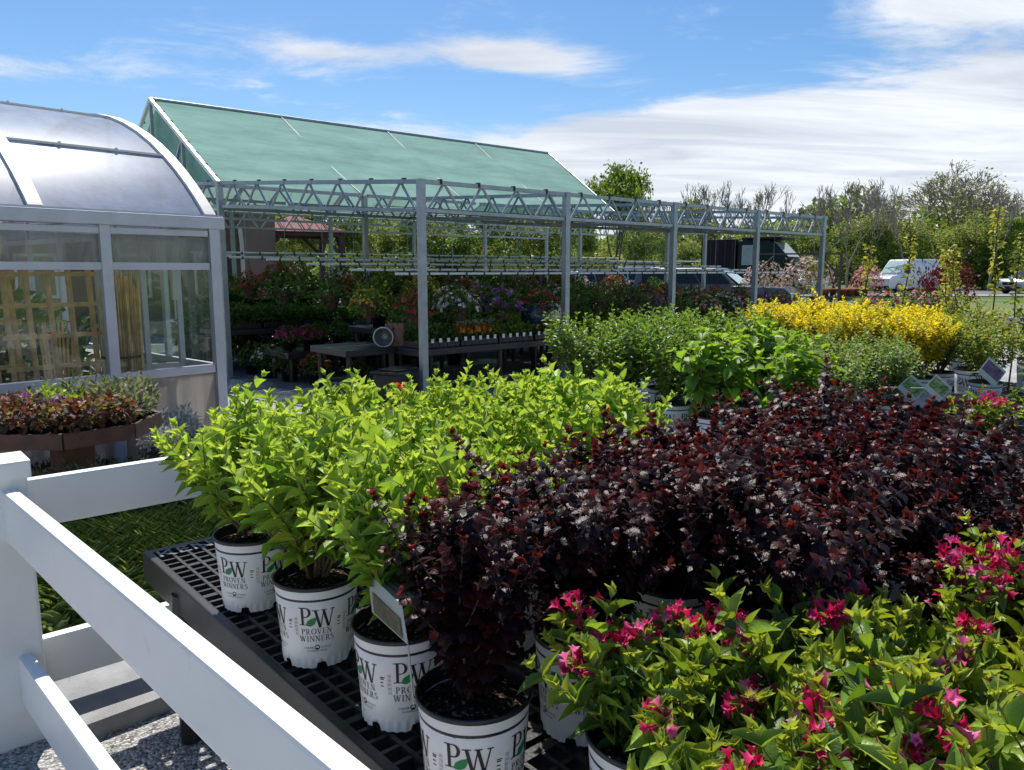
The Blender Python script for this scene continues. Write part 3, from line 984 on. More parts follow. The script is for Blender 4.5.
nine(.88, 1.12, -1, 'dark purple shrub in the white pot beside the folded plant tag', logo_angle(.895, 1.125, -.12), PS)
nine(1.225, 1.15, 1, 'dark purple shrub directly behind the front purple shrub, second line from the fence', None, .98)
nine(1.42, .84, 2, 'dark purple shrub behind the front weigela, second line from the fence', None, 1.0)
nine(1.62, 1.2, 3, 'dark purple shrub meeting the lime green shrubs, third line from the fence', None, 1.03)
nine(1.83, .86, 4, 'dark purple shrub in the middle of the purple block, third line', None, .98)
nine(2.02, 1.22, 0, 'dark purple shrub at the back of the purple block beside the lime shrubs', None, 1.02)
nine(2.26, .86, 1, 'tallest dark purple shrub, standing out against the big leafed green shrub', None, 1.0)
nine(2.56, .52, 2, 'dark purple shrub at the right of the back line, in front of tagged pots', None, .78)
nine(2.18, .50, 3, 'outermost dark purple shrub with bare lower stems beside the pink flowers', None, .80)

G_W = 'pink flowering weigelas on the near bench'


def weig(x, y, parts, label, s=1.0):
    o = potted('potted_weigela', 'potted shrub', label, parts, (x, y, ZB), rnd.random() * 6.28, G_W, scale=s)
    return o


weig(1.03, .80, WEIG[0], 'weigela with hanging pink flowers next to the front purple shrub', .82)
weig(.98, .545, WEIG[1], 'weigela with long fresh leaves at the middle of the bottom picture edge', .80)
nine(2.42, 1.2, 4, 'dark purple shrub at the far end of the purple block, below the large leafed shrub', None, 1.0)
weig(1.24, .57, WEIG[2], 'weigela between the three nearest weigelas and the purple shrubs', .86)
weig(1.15, .31, WEIG[1], 'weigela with fresh green leaves at the bottom right of the picture', .93)
weig(1.44, .42, WEIG[2], 'weigela with few flowers behind the nearest weigelas, under the purple shrubs', .78)
weig(1.60, .10, WEIG[0], 'weigela of plain green leaves cut by the right picture edge', .92)
weig(1.66, .40, WEIG_PINK, 'tall weigela with a thick bunch of bright pink flowers at the right', .8)
nine(1.80, .56, 0, 'dark purple shrub right behind the weigela with the thick pink bunch', None, .84)
weig(1.98, .16, WEIG[2], 'weigela behind the thick bunch of pink flowers, outside the right edge', .95)
weig(2.4, .02, WEIG[1], 'weigela behind the tall pink flowering one', 1.0)

# folded plant tag hung in the third pot
t = thing('plant_tag', 'folded grey white plant tag with a small picture, stuck in a white pot', 'plant tag', at(404, 612, 1.62), 0)
mb = MB()
A = at(368, 573, 1.70); B = at(402, 606, 1.50); Cc = at(408, 645, 1.46); Dd = at(372, 612, 1.66); E2 = at(440, 600, 1.60); Fp = at(402, 574, 1.78)
o0 = t.location


def loc_(p): return Vector(p) - o0


mb.sheet(loc_(A), loc_(B), loc_(Cc), loc_(Dd), .0008)
mb.build('front_leaf', M['tag_white'], t)
mb = MB(); mb.sheet(loc_(A), loc_(B), loc_(E2), loc_(Fp), .0008); mb.build('back_leaf', M['tag_white'], t)


def lerp2(a, b, c, d, u, v): return (Vector(a) * (1 - u) + Vector(b) * u) * (1 - v) + (Vector(d) * (1 - u) + Vector(c) * u) * v


M['tag_photo'] = speckle_mat('printed_plant_picture', [(0, (.05, .06, .025)), (.6, (.09, .10, .04)), (1, (.2, .08, .05))], 60, rough=.4, bump=0)
M['tag_bars'] = plain('printed_grey_bars', (.2, .21, .19), .5)
n_ = (B - A).cross(Dd - A).normalized()
if n_.dot(Vector((0, 0, CAM_Z)) - A) < 0: n_ = -n_
mb = MB(); mb.sheet(*[loc_(lerp2(A, B, Cc, Dd, u, v)) + n_ * .0022 for u, v in ((.1, .42), (.9, .42), (.9, .94), (.1, .94))], .0003)
mb.build('picture', M['tag_photo'], t)
n2 = (B - A).cross(Fp - A).normalized()
if n2.dot(Vector((0, 0, CAM_Z)) - A) < 0: n2 = -n2
mb = MB()
for q in range(5):
    v0 = .14 + q * .17
    mb.sheet(*[loc_(lerp2(A, B, E2, Fp, u, v)) + n2 * .0022 for u, v in ((.15 + .06 * (q % 2), v0), (.72 + .05 * (q % 3), v0), (.72 + .05 * (q % 3), v0 + .06), (.15 + .06 * (q % 2), v0 + .06))], .0003)
mb.build('printed_lines', M['tag_bars'], t)
mb = MB(); mb.tube([loc_(Cc), (loc_(Cc)[0] + .03, loc_(Cc)[1] + .03, ZB + .2 - o0.z)], .002, 6); mb.build('stake', M['tag_white'], t)

# ------------------------------------------------------------------ second block of benches
G2 = 'mixed shrubs on the second run of benches'


def pshrub(name, parts, x, y, label, s=1.0, group=G2, z=ZB):
    return potted(name, 'potted shrub', label, parts, (x, y, z), rnd.random() * 6.28, group, scale=s)


ys = [3.72, 3.3, 2.92]
for j, y in enumerate(ys):
    pshrub('potted_hydrangea', GRN[j % 3], 3.9, y, 'glossy green shrub behind the lime shrubs, %s from the left in its front line' % ORD[j], 1.14)
    pshrub('potted_hydrangea', GRN[(j + 1) % 3], 4.36, y + .05, 'glossy green shrub behind the lime shrubs, %s from the left in its second line' % ORD[j], 1.16)
    pshrub('potted_hydrangea', GRN[(j + 2) % 3], 4.9, y + .02, 'glossy green shrub behind the lime shrubs, %s from the left in its third line' % ORD[j], 1.16)
pshrub('potted_hydrangea', BIGLEAF[0], 3.72, 2.5, 'large leafed green shrub in front, behind the tallest purple shrub', .98)
pshrub('potted_hydrangea', BIGLEAF[1], 4.22, 2.55, 'large leafed green shrub standing behind the front large leafed one', 1.0)
pshrub('potted_hydrangea', BIGLEAF[1], 3.85, 2.1, 'large leafed green shrub at the right end of its bench line', .95)
pshrub('potted_spirea', VARI[0], 4.34, 2.12, 'pale variegated shrub between large leaves and white pots', 1.0)
pshrub('potted_spirea', VARI[1], 4.86, 2.5, 'pale variegated shrub behind the large leafed shrubs', 1.02)
pshrub('potted_spirea', VARI[2], 4.92, 2.05, 'pale variegated shrub at the open bench end below the golden shrubs', 1.02)
pshrub('potted_spirea', VARI[0], 5.32, 2.72, 'pale variegated shrub right under the golden shrubs, left one', .98)
pshrub('potted_spirea', VARI[1], 5.34, 2.3, 'pale variegated shrub right under the golden shrubs, right one', .98)
gold = [(6.35, 3.65), (6.95, 3.9), (6.2, 3.15), (6.25, 2.75), (6.3, 2.38), (6.85, 3.45), (6.75, 3.05), (6.75, 2.6)]
for j, (x, y) in enumerate(gold):
    pshrub('potted_barberry', GOLD[j % 3], x, y, 'bright golden yellow shrub, %s from the left on its bench' % ORD[j], rnd.uniform(1.05, 1.2), 'golden yellow shrubs')
for j, (x, y) in enumerate([(7.2, 4.3), (7.2, 3.75), (7.2, 3.2), (6.75, 2.4), (6.4, 1.95)]):
    pshrub('potted_spirea', OLIVE[j % 3], x, y, 'olive green shrub behind the golden shrubs, %s from the left' % ORD[j], 1.05)
# tagged pots at the right
tagged = [(4.33, 1.32), (4.55, .95), (4.95, 1.15), (4.4, .5), (4.9, .62)]
for j, (x, y) in enumerate(tagged):
    o = pshrub('potted_weigela', WEIG[j % 3] if j != 1 else GRN[0], x, y,
               'low green shrub in white pot beside the clear plant tags, %s from the bench corner' % ORD[j], .82 if j else .78, 'low shrubs in tagged white pots')
    o.children[0].rotation_euler = (0, 0, logo_angle(x, y, .2) - o.rotation_euler.z)


def picture_tag(p, size, yaw, tilt, col, label):
    r = thing('plant_tag', label, 'plant tag', p, yaw, 'square picture tags in the white pots')
    s = size / 2
    mb = MB(); R = Matrix.Rotation(tilt, 3, 'X') @ Matrix.Rotation(PI / 4, 3, 'Y')
    mb.box((0, 0, 0), (size, .0012, size), M=R); mb.build('card', M['tag_white'], r)
    mb = MB(); mb.box(R @ Vector((0, -.0012, s * .16)), (size * .9, .0008, size * .6), M=R); mb.build('picture', col, r)
    mb = MB(); mb.tube([R @ Vector((-s, 0, -s)), R @ Vector((-s * 1.9, 0, -s * 1.9))], .003, 6); mb.build('stake', M['tag_white'], r)
    return r


M['pic_purple'] = speckle_mat('printed_purple_flowers', [(0, (.10, .04, .10)), (.6, (.22, .10, .2)), (1, (.12, .2, .08))], 90, rough=.3, bump=0)
M['pic_green'] = speckle_mat('printed_green_leaves', [(0, (.06, .11, .04)), (.6, (.2, .3, .08)), (1, (.35, .38, .2))], 90, rough=.3, bump=0)
picture_tag(at(938, 388, 4.0), .105, -.75, -.35, M['pic_green'], 'clear diamond tag with pale green picture, above the bench corner')
picture_tag(at(992, 372, 4.35), .125, -.6, -.35, M['pic_purple'], 'diamond tag with purple flower picture, above the right white pots')
picture_tag(at(912, 388, 4.25), .11, -1.0, -.4, M['pic_green'], 'diamond tag seen edge on, left of the clear tag')

# more plants away to the right
k = 0
for (x, y, P_, nm, s) in [(5.9, 1.15, GRN[0], 'potted_hydrangea', 1.15), (6.0, .75, VARI[1], 'potted_spirea', 1.1), (6.5, .95, OLIVE[1], 'potted_spirea', 1.2),
                          (5.5, .55, GRN[2], 'potted_hydrangea', 1.05), (7.2, .8, OLIVE[0], 'potted_spirea', 1.3), (6.9, .45, VARI[2], 'potted_spirea', 1.3),
                          (7.8, 1.9, OLIVE[2], 'potted_spirea', 1.4), (8.2, 2.6, OLIVE[1], 'potted_spirea', 1.4), (8.6, 3.3, VARI[0], 'potted_spirea', 1.35),
                          (8.4, 4.0, OLIVE[0], 'potted_spirea', 1.4), (8.0, 1.2, GRN[1], 'potted_hydrangea', 1.5), (8.8, 1.7, OLIVE[1], 'potted_spirea', 1.6),
                          (9.4, 2.4, VARI[2], 'potted_spirea', 1.5), (9.2, 3.0, OLIVE[2], 'potted_spirea', 1.45), (9.3, 3.9, VARI[1], 'potted_spirea', 1.4),
                          (9.6, 1.2, GRN[2], 'potted_hydrangea', 1.7), (8.9, 4.7, VARI[2], 'potted_spirea', 1.3), (7.7, 4.3, VARI[1], 'potted_spirea', 1.2)]:
    z = .38 if s > 1.25 else .52
    pshrub(nm, P_, x, y, 'leafy shrub right of the golden shrubs, %s of the yard rows counted outward' % ORD[k], s, 'leafy shrubs in the yard at the right', z)
    k += 1
bench(6.2, .8, 1.9, 1.5, .52, 'black lattice bench at the far right under mixed leafy shrubs', group=GB)
bench(8.9, 2.7, 2.3, 4.6, .38, 'low black lattice bench beyond the golden shrubs', group=GB, cell=.1)

# ------------------------------------------------------------------ whips with yellow leaves
WHIP = []
for i in range(3):
    rng = np.random.default_rng(300 + i)
    h = 1.75; pts = np.array([(math.sin(q * .9 + i) * .015, math.cos(q * 1.3) * .015, h * q / 9) for q in range(10)])
    O = []; D = []; N = []; L = []; C = []
    for q in range(46):
        s = rng.uniform(.28, 1.0) ** .8; u = s * 9; j = min(int(u), 8)
        p = pts[j] + (pts[j + 1] - pts[j]) * (u - j)
        for _ in range(4):
            a = rng.random() * 6.28
            d = np.array([math.cos(a), math.sin(a), rng.uniform(-.4, .9)])
            O.append(p + d * rng.uniform(.0, .05)); D.append(d); N.append(rng.normal(0, 1, 3) + [0, 0, 1]); L.append(rng.uniform(.03, .06))
            C.append(np.array([(.40, .42, .08), (.55, .5, .10), (.3, .36, .06)][rng.integers(3)]) * rng.uniform(.8, 1.2))
    v, f, c = instance(*LEAF_LOW, O, D, N, np.array(L), np.array(L) * .6, C)
    v2, f2, c2 = tubes_np([(pts, .011, .004)], 6)
    WHIP.append((np_mesh('whip_leaves', [(v, f, 0, c)], [M['leaf_soft']]), np_mesh('whip_stem', [(v2, f2, 0, c2)], [M['stem_dark']])))
wl = ['tallest yellow leafed sapling, at the right above the shrubs', 'yellow leafed sapling standing left of the white van', 'yellow leafed sapling leaning in front of the white van',
      'yellow leafed sapling just right of the white van', 'slender yellow leafed sapling between the van and the tallest sapling', 'yellow leafed sapling at the right picture edge', 'thin sapling in front of the dark red bush']
for j, (px, ptop, t_, lean) in enumerate([(1001, 203, 8.2, .0), (860, 243, 9.5, .06), (900, 232, 8.8, .06), (958, 243, 8.6, .12), (978, 246, 8.4, .13), (1023, 230, 8.0, .0), (945, 262, 9.0, .08)]):
    top = at(px, ptop, t_)
    r = thing('sapling', wl[j], 'sapling', (top.x, top.y, 0), rnd.random() * 6, 'yellow leafed saplings in the yard')
    fo, stm = WHIP[j % 3]
    r.scale = (1, 1, top.z / 1.75)
    r.rotation_euler = (lean * RT.y * -1, lean * RT.x, r.rotation_euler.z)
    mb = MB(); mb.lathe([(0, 0), (.11, 0), (.14, .2), (.13, .2), (.12, .17), (0, .17)], 20)
    link('stem', stm, r); link('foliage', fo, r)
    mb.build('pot', M['pot_black'], r)

# ================================================================== GREENHOUSE
GA = math.radians(7.3)
GC = (2.5, 6.8)
gh = thing('greenhouse', 'aluminium greenhouse with curved milky roof and glass side, at the left', 'greenhouse', (GC[0], GC[1], 0), GA)
LEN, HALF, EAVE, RISE = 4.6, 2.8, 2.10, 1.15
RAD = (HALF ** 2 + RISE ** 2) / (2 * RISE); CZ = EAVE + RISE - RAD


def arch(n): return CZ + math.sqrt(max(0, RAD ** 2 - (HALF - n) ** 2))


ns = [2 * HALF * (.5 - .5 * math.cos(PI * i / 26)) for i in range(27)]
# roof sheets between ribs, 8 mm twin-wall
xs_r = [0, -1.34, -2.68, -4.02, -LEN]
for a, b in zip(xs_r[:-1], xs_r[1:]):
    mb = MB(); vs = []; fs = []
    for n in ns:
        vs += [(a - .02, n, arch(n)), (b + .02, n, arch(n))]
    for i in range(26): fs.append([2 * i, 2 * i + 1, 2 * i + 3, 2 * i + 2])
    mb.add(vs, fs, 0, True)
    mb.build('roof_panel', M['poly'], gh)
for x in xs_r:
    mb = MB()
    for i in range(26):
        n0, n1 = ns[i], ns[i + 1]
        mb.beam((x, n0, arch(n0) + .012), (x, n1, arch(n1) + .014), .10, .03)
    mb.build('roof_rib', M['rib'], gh)
for n in (.72, 1.9, HALF):
    mb = MB(); mb.beam((-.04, n, arch(n) + .012), (-LEN, n, arch(n) + .012), .03, .018)
    for q in range(9): mb.box((-.45 - q * .45, n - .012, arch(n) + .022), (.02, .02, .02))
    mb.build('purlin', M['rib'], gh)
# side wall: gutter, rails, mullions
mb = MB(); mb.box((-LEN / 2 + .04, -.03, 2.045), (LEN + .1, .10, .10), bev=.008); mb.box((-LEN / 2 + .04, -.012, 2.103), (LEN + .1, .09, .016)); mb.build('gutter', M['alu'], gh)
for z, h in ((1.955, .05), (1.68, .06), (.80, .07), (.05, .1)):
    mb = MB(); mb.box((-LEN / 2, -.02, z), (LEN - .1, .055, h), bev=.004); mb.build('side_rail', M['alu'], gh)
for x, w in ((0, .085), (-.89, .08), (-1.78, .08), (-2.67, .08), (-3.56, .08), (-LEN, .085)):
    mb = MB(); mb.box((x, -.022, 1.0), (w, .075, 1.995), bev=.005); mb.build('mullion', M['alu'], gh)
mull = [0, -.89, -1.78, -2.67, -3.56, -LEN]
for a, b in zip(mull[:-1], mull[1:]):
    c = (a + b) / 2; w = a - b - .07
    mb = MB(); mb.box((c, -.012, 1.815), (w, .008, .22)); mb.build('upper_pane', M['poly_upper'], gh)
    mb = MB(); mb.box((c, -.012, 1.24), (w, .005, .80)); mb.build('window_pane', M['glass'], gh)
    mb = MB(); mb.box((c, -.012, .43), (w, .008, .66)); mb.build('skirt_panel', M['poly_skirt'], gh)
# gable end nearest the canopy: posts, glazing, an open door leaf with lever and closer
W2 = 2 * HALF
for n in (.95, 2.0, 3.6, 4.65, W2):
    mb = MB(); mb.box((-.0, n, arch(min(n, W2 - .02)) / 2), (.05, .06, arch(min(n, W2 - .02))), bev=.004); mb.build('end_post', M['alu'], gh)
for z in (.80, 1.99):
    mb = MB(); mb.box((0, HALF, z), (.045, W2 - .1, .06)); mb.build('end_rail', M['alu'], gh)
for a, b in ((.06, .9), (1.0, 1.95), (3.65, 4.6), (4.7, 5.5)):
    mb = MB(); mb.box((0.0, (a + b) / 2, 1.4), (.006, b - a, 1.1)); mb.build('end_pane', M['glass'], gh)
    mb = MB(); mb.box((0.0, (a + b) / 2, .42), (.008, b - a, .66)); mb.build('end_skirt', M['poly_skirt'], gh)
mb = MB(); vs = [(.0, n, arch(n) - .02) for n in ns] + [(.0, n, 2.03) for n in ns]
mb.add(vs, [[i, i + 1, 28 + i, 27 + i] for i in range(26)], 0, True); mb.build('gable_panel', M['poly'], gh)
mb = MB(); vs = [(-LEN, n, arch(n) - .02) for n in ns] + [(-LEN, n, .05) for n in ns]
mb.add(vs, [[i, i + 1, 28 + i, 27 + i] for i in range(26)], 0, True); mb.build('far_gable_panel', M['poly'], gh)
mb = MB(); mb.box((-LEN / 2, W2, 1.06), (LEN, .01, 2.05)); mb.build('back_panel', M['poly_skirt'], gh)
# door leaf standing open inside, swung back along the side wall
dr = link('door', None, gh) if False else None
mb = MB()
dn = .55; d0, d1 = -.66, -.06
for x in (d0, -.33, d1): mb.box((x, dn + (x + .06) * -.35, 1.0), (.05, .04, 1.92), bev=.004)
for z in (.08, .62, .78, 1.93): mb.beam((d0, dn + (d0 + .06) * -.35, z), (d1, dn, z), .035, .055)
dr = mb.build('door', M['alu'], gh)
mb = MB(); mb.beam((d0 + .02, dn + .2, 1.35), (d1 - .02, dn + .012, 1.35), .006, 1.08); mb.build('door_glass', M['glass'], dr)
mb = MB(); mb.tube([(-.14, dn - .02, 1.2), (-.14, dn - .09, 1.2), (-.24, dn - .09, 1.2)], .012, 8); mb.lathe([(0, 0), (.03, 0), (.03, .012), (0, .012)], 14, c=(-.14, dn - .03, 1.18))
mb.build('handle', M['chrome'], dr)
mb = MB(); mb.box((-.12, dn - .05, 1.55), (.045, .05, .34), bev=.008); mb.tube([(-.12, dn - .05, 1.38), (-.12, dn - .05, 1.16)], .008, 6); mb.build('door_closer', M['trim'], dr)
mb = MB(); mb.box((-LEN / 2, HALF, .012), (LEN - .1, W2 - .1, .02)); mb.build('floor', M['concrete'], gh)
for x in (-.95, -2.3, -3.6):
    mb = MB(); mb.tube([(x, .25, 2.1), (x, HALF, 2.75), (x, W2 - .25, 2.1)], .018, 8); mb.tube([(x, .06, 2.04), (x, W2 - .06, 2.04)], .018, 8); mb.build('tie_bar', M['alu'], gh)


def gpt(x, n, z=0): return (GC[0] + x * math.cos(GA) - n * math.sin(GA), GC[1] + x * math.sin(GA) + n * math.cos(GA), z)


def trellis(x, n, w, h, lean, label, nv=5, nh=7, rz=0.0):
    t = thing('trellis', label, 'trellis', gpt(x, n, .02), GA + rz, 'cedar trellises inside the greenhouse')
    mb = MB()
    for i in range(nv):
        xx = -w / 2 + w * i / (nv - 1); mb.beam((xx, 0, 0), (xx, lean, h), .034, .036)
    mb.build('uprights', M['wood_raw'], t)
    mb = MB()
    for i in range(nh):
        f = (i + .5) / nh; mb.beam((-w / 2 - .05, lean * f - .02, h * f), (w / 2 + .05, lean * f - .02, h * f), .014, .034)
    mb.build('cross_slats', M['wood_raw'], t)
    return t


trellis(-1.15, .36, .62, 1.72, .14, 'square cedar lattice leaning behind the glass, right of the slanted one')
trellis(-1.62, .40, .5, 1.75, .2, 'slanted cedar lattice at the left edge behind the glass', 4, 5, .12)
trellis(-2.3, .45, .7, 1.8, .2, 'cedar lattice farthest left inside, cut by the picture edge')
t = thing('bamboo_bundle', 'upright bundle of bamboo canes behind the glass beside the mullion', 'bamboo canes', gpt(-.68, .3, .02), GA)
rg = random.Random(8)
mb = MB()
for i in range(34):
    x = rg.uniform(-.14, .14); y = rg.uniform(-.09, .09)
    mb.tube([(x, y, 0), (x * .95 + rg.uniform(-.03, .03), y, rg.uniform(1.45, 1.75))], rg.uniform(.007, .012), 6)
mb.build('canes', M['bamboo'], t)
mb = MB(); mb.lathe([(.17, .9), (.172, .91), (.17, .92)], 18, sy=.7); mb.lathe([(.17, .35), (.172, .36), (.17, .37)], 18, sy=.7); mb.build('ties', M['stem_dark'], t)
t = thing('bamboo_bundle', 'thin fan of canes seen through the square lattice', 'bamboo canes', gpt(-1.08, .62, .02), GA)
mb = MB()
for i in range(9):
    a = (i - 4.) * .02
    mb.tube([(a * 4 * .2, rg.uniform(-.03, .03), 0), (a * 1.6, rg.uniform(-.03, .03), 1.2)], .008, 6)
mb.build('canes', M['bamboo'], t)


# ================================================================== SHARED SMALL PLANTS
def clump(seed, rx, rz, nleaf, L, cols, flowers=None, merge=None, hang=.0, tmpl=DIAMOND, wr=.6, fl_size=.03, mat='leaf_soft', upright=0.0, fl_top=True):
    """a loose mound of small leaves and blooms round the origin"""
    rng = np.random.default_rng(seed)
    u = norm(rng.normal(0, 1, (nleaf, 3))); r = rng.random(nleaf) ** .45
    lump = 1 + .22 * np.sin(u[:, 0] * 5 + seed) * np.cos(u[:, 1] * 4 + seed * 2)
    O = u * (r * lump)[:, None] * np.array([rx, rx, rz])
    O[:, 2] -= hang * (np.hypot(O[:, 0], O[:, 1]) / rx) ** 2 * rz
    D = u + rng.normal(0, .6, (nleaf, 3)) + np.array([0, 0, .25 + upright])
    N = rng.normal(0, .7, (nleaf, 3)) + np.array([0, 0, 1])
    cols = np.array(cols); C = cols[rng.integers(len(cols), size=nleaf)] * rng.uniform(.75, 1.25, (nleaf, 1))
    Ls = L * rng.uniform(.6, 1.25, nleaf)
    v, f, c = instance(*tmpl, O, D, N, Ls, Ls * wr, np.clip(C, 0, 1))
    fol = np_mesh('foliage', [(v, f, 0, c)], [M[mat]])
    fp = (v, f); cpp = c
    fm = None
    if flowers:
        k, fc = flowers
        u = norm(rng.normal(0, 1, (k, 3)))
        if fl_top: u[:, 2] = np.abs(u[:, 2]) * .9 + .05
        O = u * np.array([rx, rx, rz]) * rng.uniform(.85, 1.08, (k, 1))
        O[:, 2] -= hang * (np.hypot(O[:, 0], O[:, 1]) / rx) ** 2 * rz
        D = u + rng.normal(0, .4, (k, 3)) + [0, 0, .2]
        fc = np.array(fc); C = fc[rng.integers(len(fc), size=k)] * rng.uniform(.8, 1.2, (k, 1))
        Ls = fl_size * rng.uniform(.7, 1.3, k)
        v, f, c = instance(*BLOSSOM, O, D, np.cross(D, [.3, .6, .7]), Ls, Ls, np.clip(C, 0, 1))
        fm = np_mesh('flowers', [(v, f, 0, c)], [M['petal']])
        if merge or (merge is None and rx < .15): return np_mesh('foliage', [(*fp, 0, cpp), (v, f, 1, c)], [M[mat], M['petal']]), None
    return fol, fm


G_MID = [(.05, .11, .025), (.08, .15, .03), (.035, .08, .02), (.10, .17, .04)]
G_LIGHT = [(.14, .24, .04), (.20, .30, .05), (.10, .18, .035)]
RED = [(.5, .015, .02), (.65, .03, .04), (.35, .01, .02)]
PNK = [(.65, .12, .25), (.8, .35, .45), (.55, .05, .2)]
WHT = [(.75, .74, .7), (.85, .82, .8), (.7, .6, .62)]
YEL = [(.75, .45, .04), (.8, .6, .12), (.7, .3, .04)]
PUR = [(.2, .04, .28), (.32, .08, .4), (.4, .2, .5)]
MAG = [(.6, .015, .2), (.5, .01, .15), (.7, .04, .3)]
ORA = [(.8, .22, .02), (.75, .35, .03)]
PEACH = [(.8, .45, .3), (.75, .35, .4), (.85, .6, .45)]

# ------------------------------------------------------------------ brown planter table at the left
CEN = onp = Vector((1.02, 5.3, 0))
pt = thing('planter_table', 'brown stained octagonal planter table on one post, heaped with bedding plants', 'planter table', CEN, .12)
oc = [(.50 * math.cos(PI / 8 + i * PI / 4), .50 * math.sin(PI / 8 + i * PI / 4)) for i in range(8)]
mb = MB()
for i in range(8):
    a, b = Vector((*oc[i], .70)), Vector((*oc[(i + 1) % 8], .70))
    mb.beam(a * 1.0, b * 1.0, .03, .09)
mb.build('apron', M['wood_brown'], pt)
mb = MB(); mb.prism([(x * .96, y * .96) for x, y in oc], .665, .69); mb.build('table_top', M['wood_brown'], pt)
mb = MB(); mb.box((0, 0, .34), (.2, .2, .65), bev=.01); mb.build('post', M['wood_brown'], pt)
mb = MB()
for a in (0, PI / 2): mb.box((0, 0, .05 + .001 * a), (.7, .12, .09), rz=a)
mb.build('foot', M['wood_brown'], pt)
HEU = [clump(200 + i, .10, .075, 230, .032, [(.16, .05, .035), (.22, .10, .07), (.10, .04, .04), (.20, .17, .08), (.12, .12, .06)], (26, [(.6, .5, .45), (.5, .3, .3)]), fl_size=.016, tmpl=LEAF_LOW, wr=.85) for i in range(2)]
SAGE = [clump(210 + i, .10, .11, 170, .045, [(.20, .24, .16), (.26, .30, .22), (.16, .20, .13)], (10, PUR), fl_size=.014, tmpl=LEAF_LOW, wr=.45, upright=.8) for i in range(2)]
LIMEP = [clump(220, .10, .09, 190, .03, [(.28, .42, .05), (.36, .48, .08), (.2, .34, .05)], None, tmpl=LEAF_LOW, wr=.7, upright=.4)]
PINKP = [clump(230, .09, .08, 140, .032, [(.14, .07, .06), (.10, .14, .05)], (34, [(.55, .25, .32), (.65, .4, .45)]), fl_size=.016)]
PURP = [clump(235, .09, .10, 140, .035, [(.10, .13, .07), (.14, .08, .10)], (30, PUR), fl_size=.018, upright=.8)]
SILV = [clump(240 + i, .11, .12, 160, .05, [(.45, .48, .45), (.55, .58, .56), (.36, .40, .36)], None, tmpl=LEAF_LOW, wr=.5, upright=.6, mat='leaf_silver') for i in range(2)]
SEDUM = [clump(250, .08, .05, 160, .022, [(.12, .18, .08), (.18, .22, .1), (.4, .16, .16)], (22, [(.6, .25, .28), (.55, .35, .3)]), fl_size=.014)]
SEDG = [clump(255, .08, .05, 160, .022, [(.14, .2, .1), (.2, .26, .14), (.1, .15, .07)], None)]
mbp = MB(); mbp.lathe([(0, 0), (.042, 0), (.055, .085), (.058, .085), (.058, .095), (.05, .095), (.048, .085), (0, .08)], 18)
SMALLPOT = mbp.mesh('small_pot', [M['pot_black']])
k = 0
lay = []
for ring_, (R_, n) in enumerate(((.06, 2), (.24, 8), (.40, 13))):
    for i in range(n):
        a = 2 * PI * i / n + ring_ * .4
        lay.append((R_ * math.cos(a), R_ * math.sin(a)))
kinds = {'heu': ('bronze leafed bedding plant', HEU), 'sage': ('grey green bedding plant', SAGE), 'lime': ('lime green bedding plant', LIMEP),
         'pink': ('pink flowered bedding plant', PINKP), 'pur': ('purple flowered bedding plant', PURP)}
cnt = {}
lay.sort(key=lambda q: -(q[0] * FH.x + q[1] * FH.y))
for x, y in lay:
    p = CEN + Vector((x, y, 0))
    lat = (p - CEN).dot(RT); dep = (p - CEN).dot(FH)       # sideways and in depth as one walks up to it
    if lat < -.18: kd = 'pink' if dep < .1 else 'lime'
    elif dep > .2: kd = 'sage'
    elif dep > -.08: kd = 'lime' if lat < .08 else 'sage'
    elif lat > .1: kd = 'heu'
    else: kd = 'pur' if dep > -.28 and abs(lat) < .12 else 'heu'
    if lat < -.25 and dep < -.1: kd = 'pink'
    d, ms = kinds[kd]; c_ = cnt[kd] = cnt.get(kd, 0) + 1
    r = thing('bedding_plant', '%s on the octagonal table, %s of its colour from the back' % (d, ORD[min(c_ - 1, 19)]), 'bedding plant', (p.x, p.y, .692),
              rnd.random() * 6, 'bedding plants on the octagonal planter table')
    s = rnd.uniform(.95, 1.25)
    link('pot', SMALLPOT, r); fo, fl = ms[c_ % len(ms)]
    link('foliage', fo, r, (0, 0, .13), scale=(s, s, s))
    if fl: link('flowers', fl, r, (0, 0, .13), scale=(s, s, s))
t = thing('seed_tray', 'small black tray on the rim of the octagonal table', 'tray', CEN + RT * -.16 + FH * -.41 + Vector((0, 0, .692)), -.72)
mb = MB(); mb.box((0, 0, .004), (.26, .1, .006)); [mb.box((sx * .13, 0, .025), (.006, .1, .045)) for sx in (-1, 1)]; [mb.box((0, sy * .05, .024), (.254, .006, .045)) for sy in (-1, 1)]
mb.build('tray_body', M['pot_black'], t)

# brown boards on the ground and the trays around the table
for j, (px, py, z) in enumerate([(112, 452, .16), (135, 446, .16), (95, 458, .16)]):
    pass
r = thing('pallet', 'weathered pink brown pallet lying between the octagonal table and the greenhouse', 'pallet', (1.62, 5.75, 0), .15)
mb = MB()
for i in range(6): mb.box((-.5 + i * .19, 0, .145), (.15, 1.25, .022))
mb.build('deck_boards', M['pallet'], r)
mb = MB()
for y in (-.55, 0, .55): mb.box((0, y, .067), (1.15, .08, .13))
mb.build('bearers', M['pallet'], r)
r2 = dup(r, (.55, 6.0, 0), .1, 'weathered pallet at the left behind the octagonal table post')


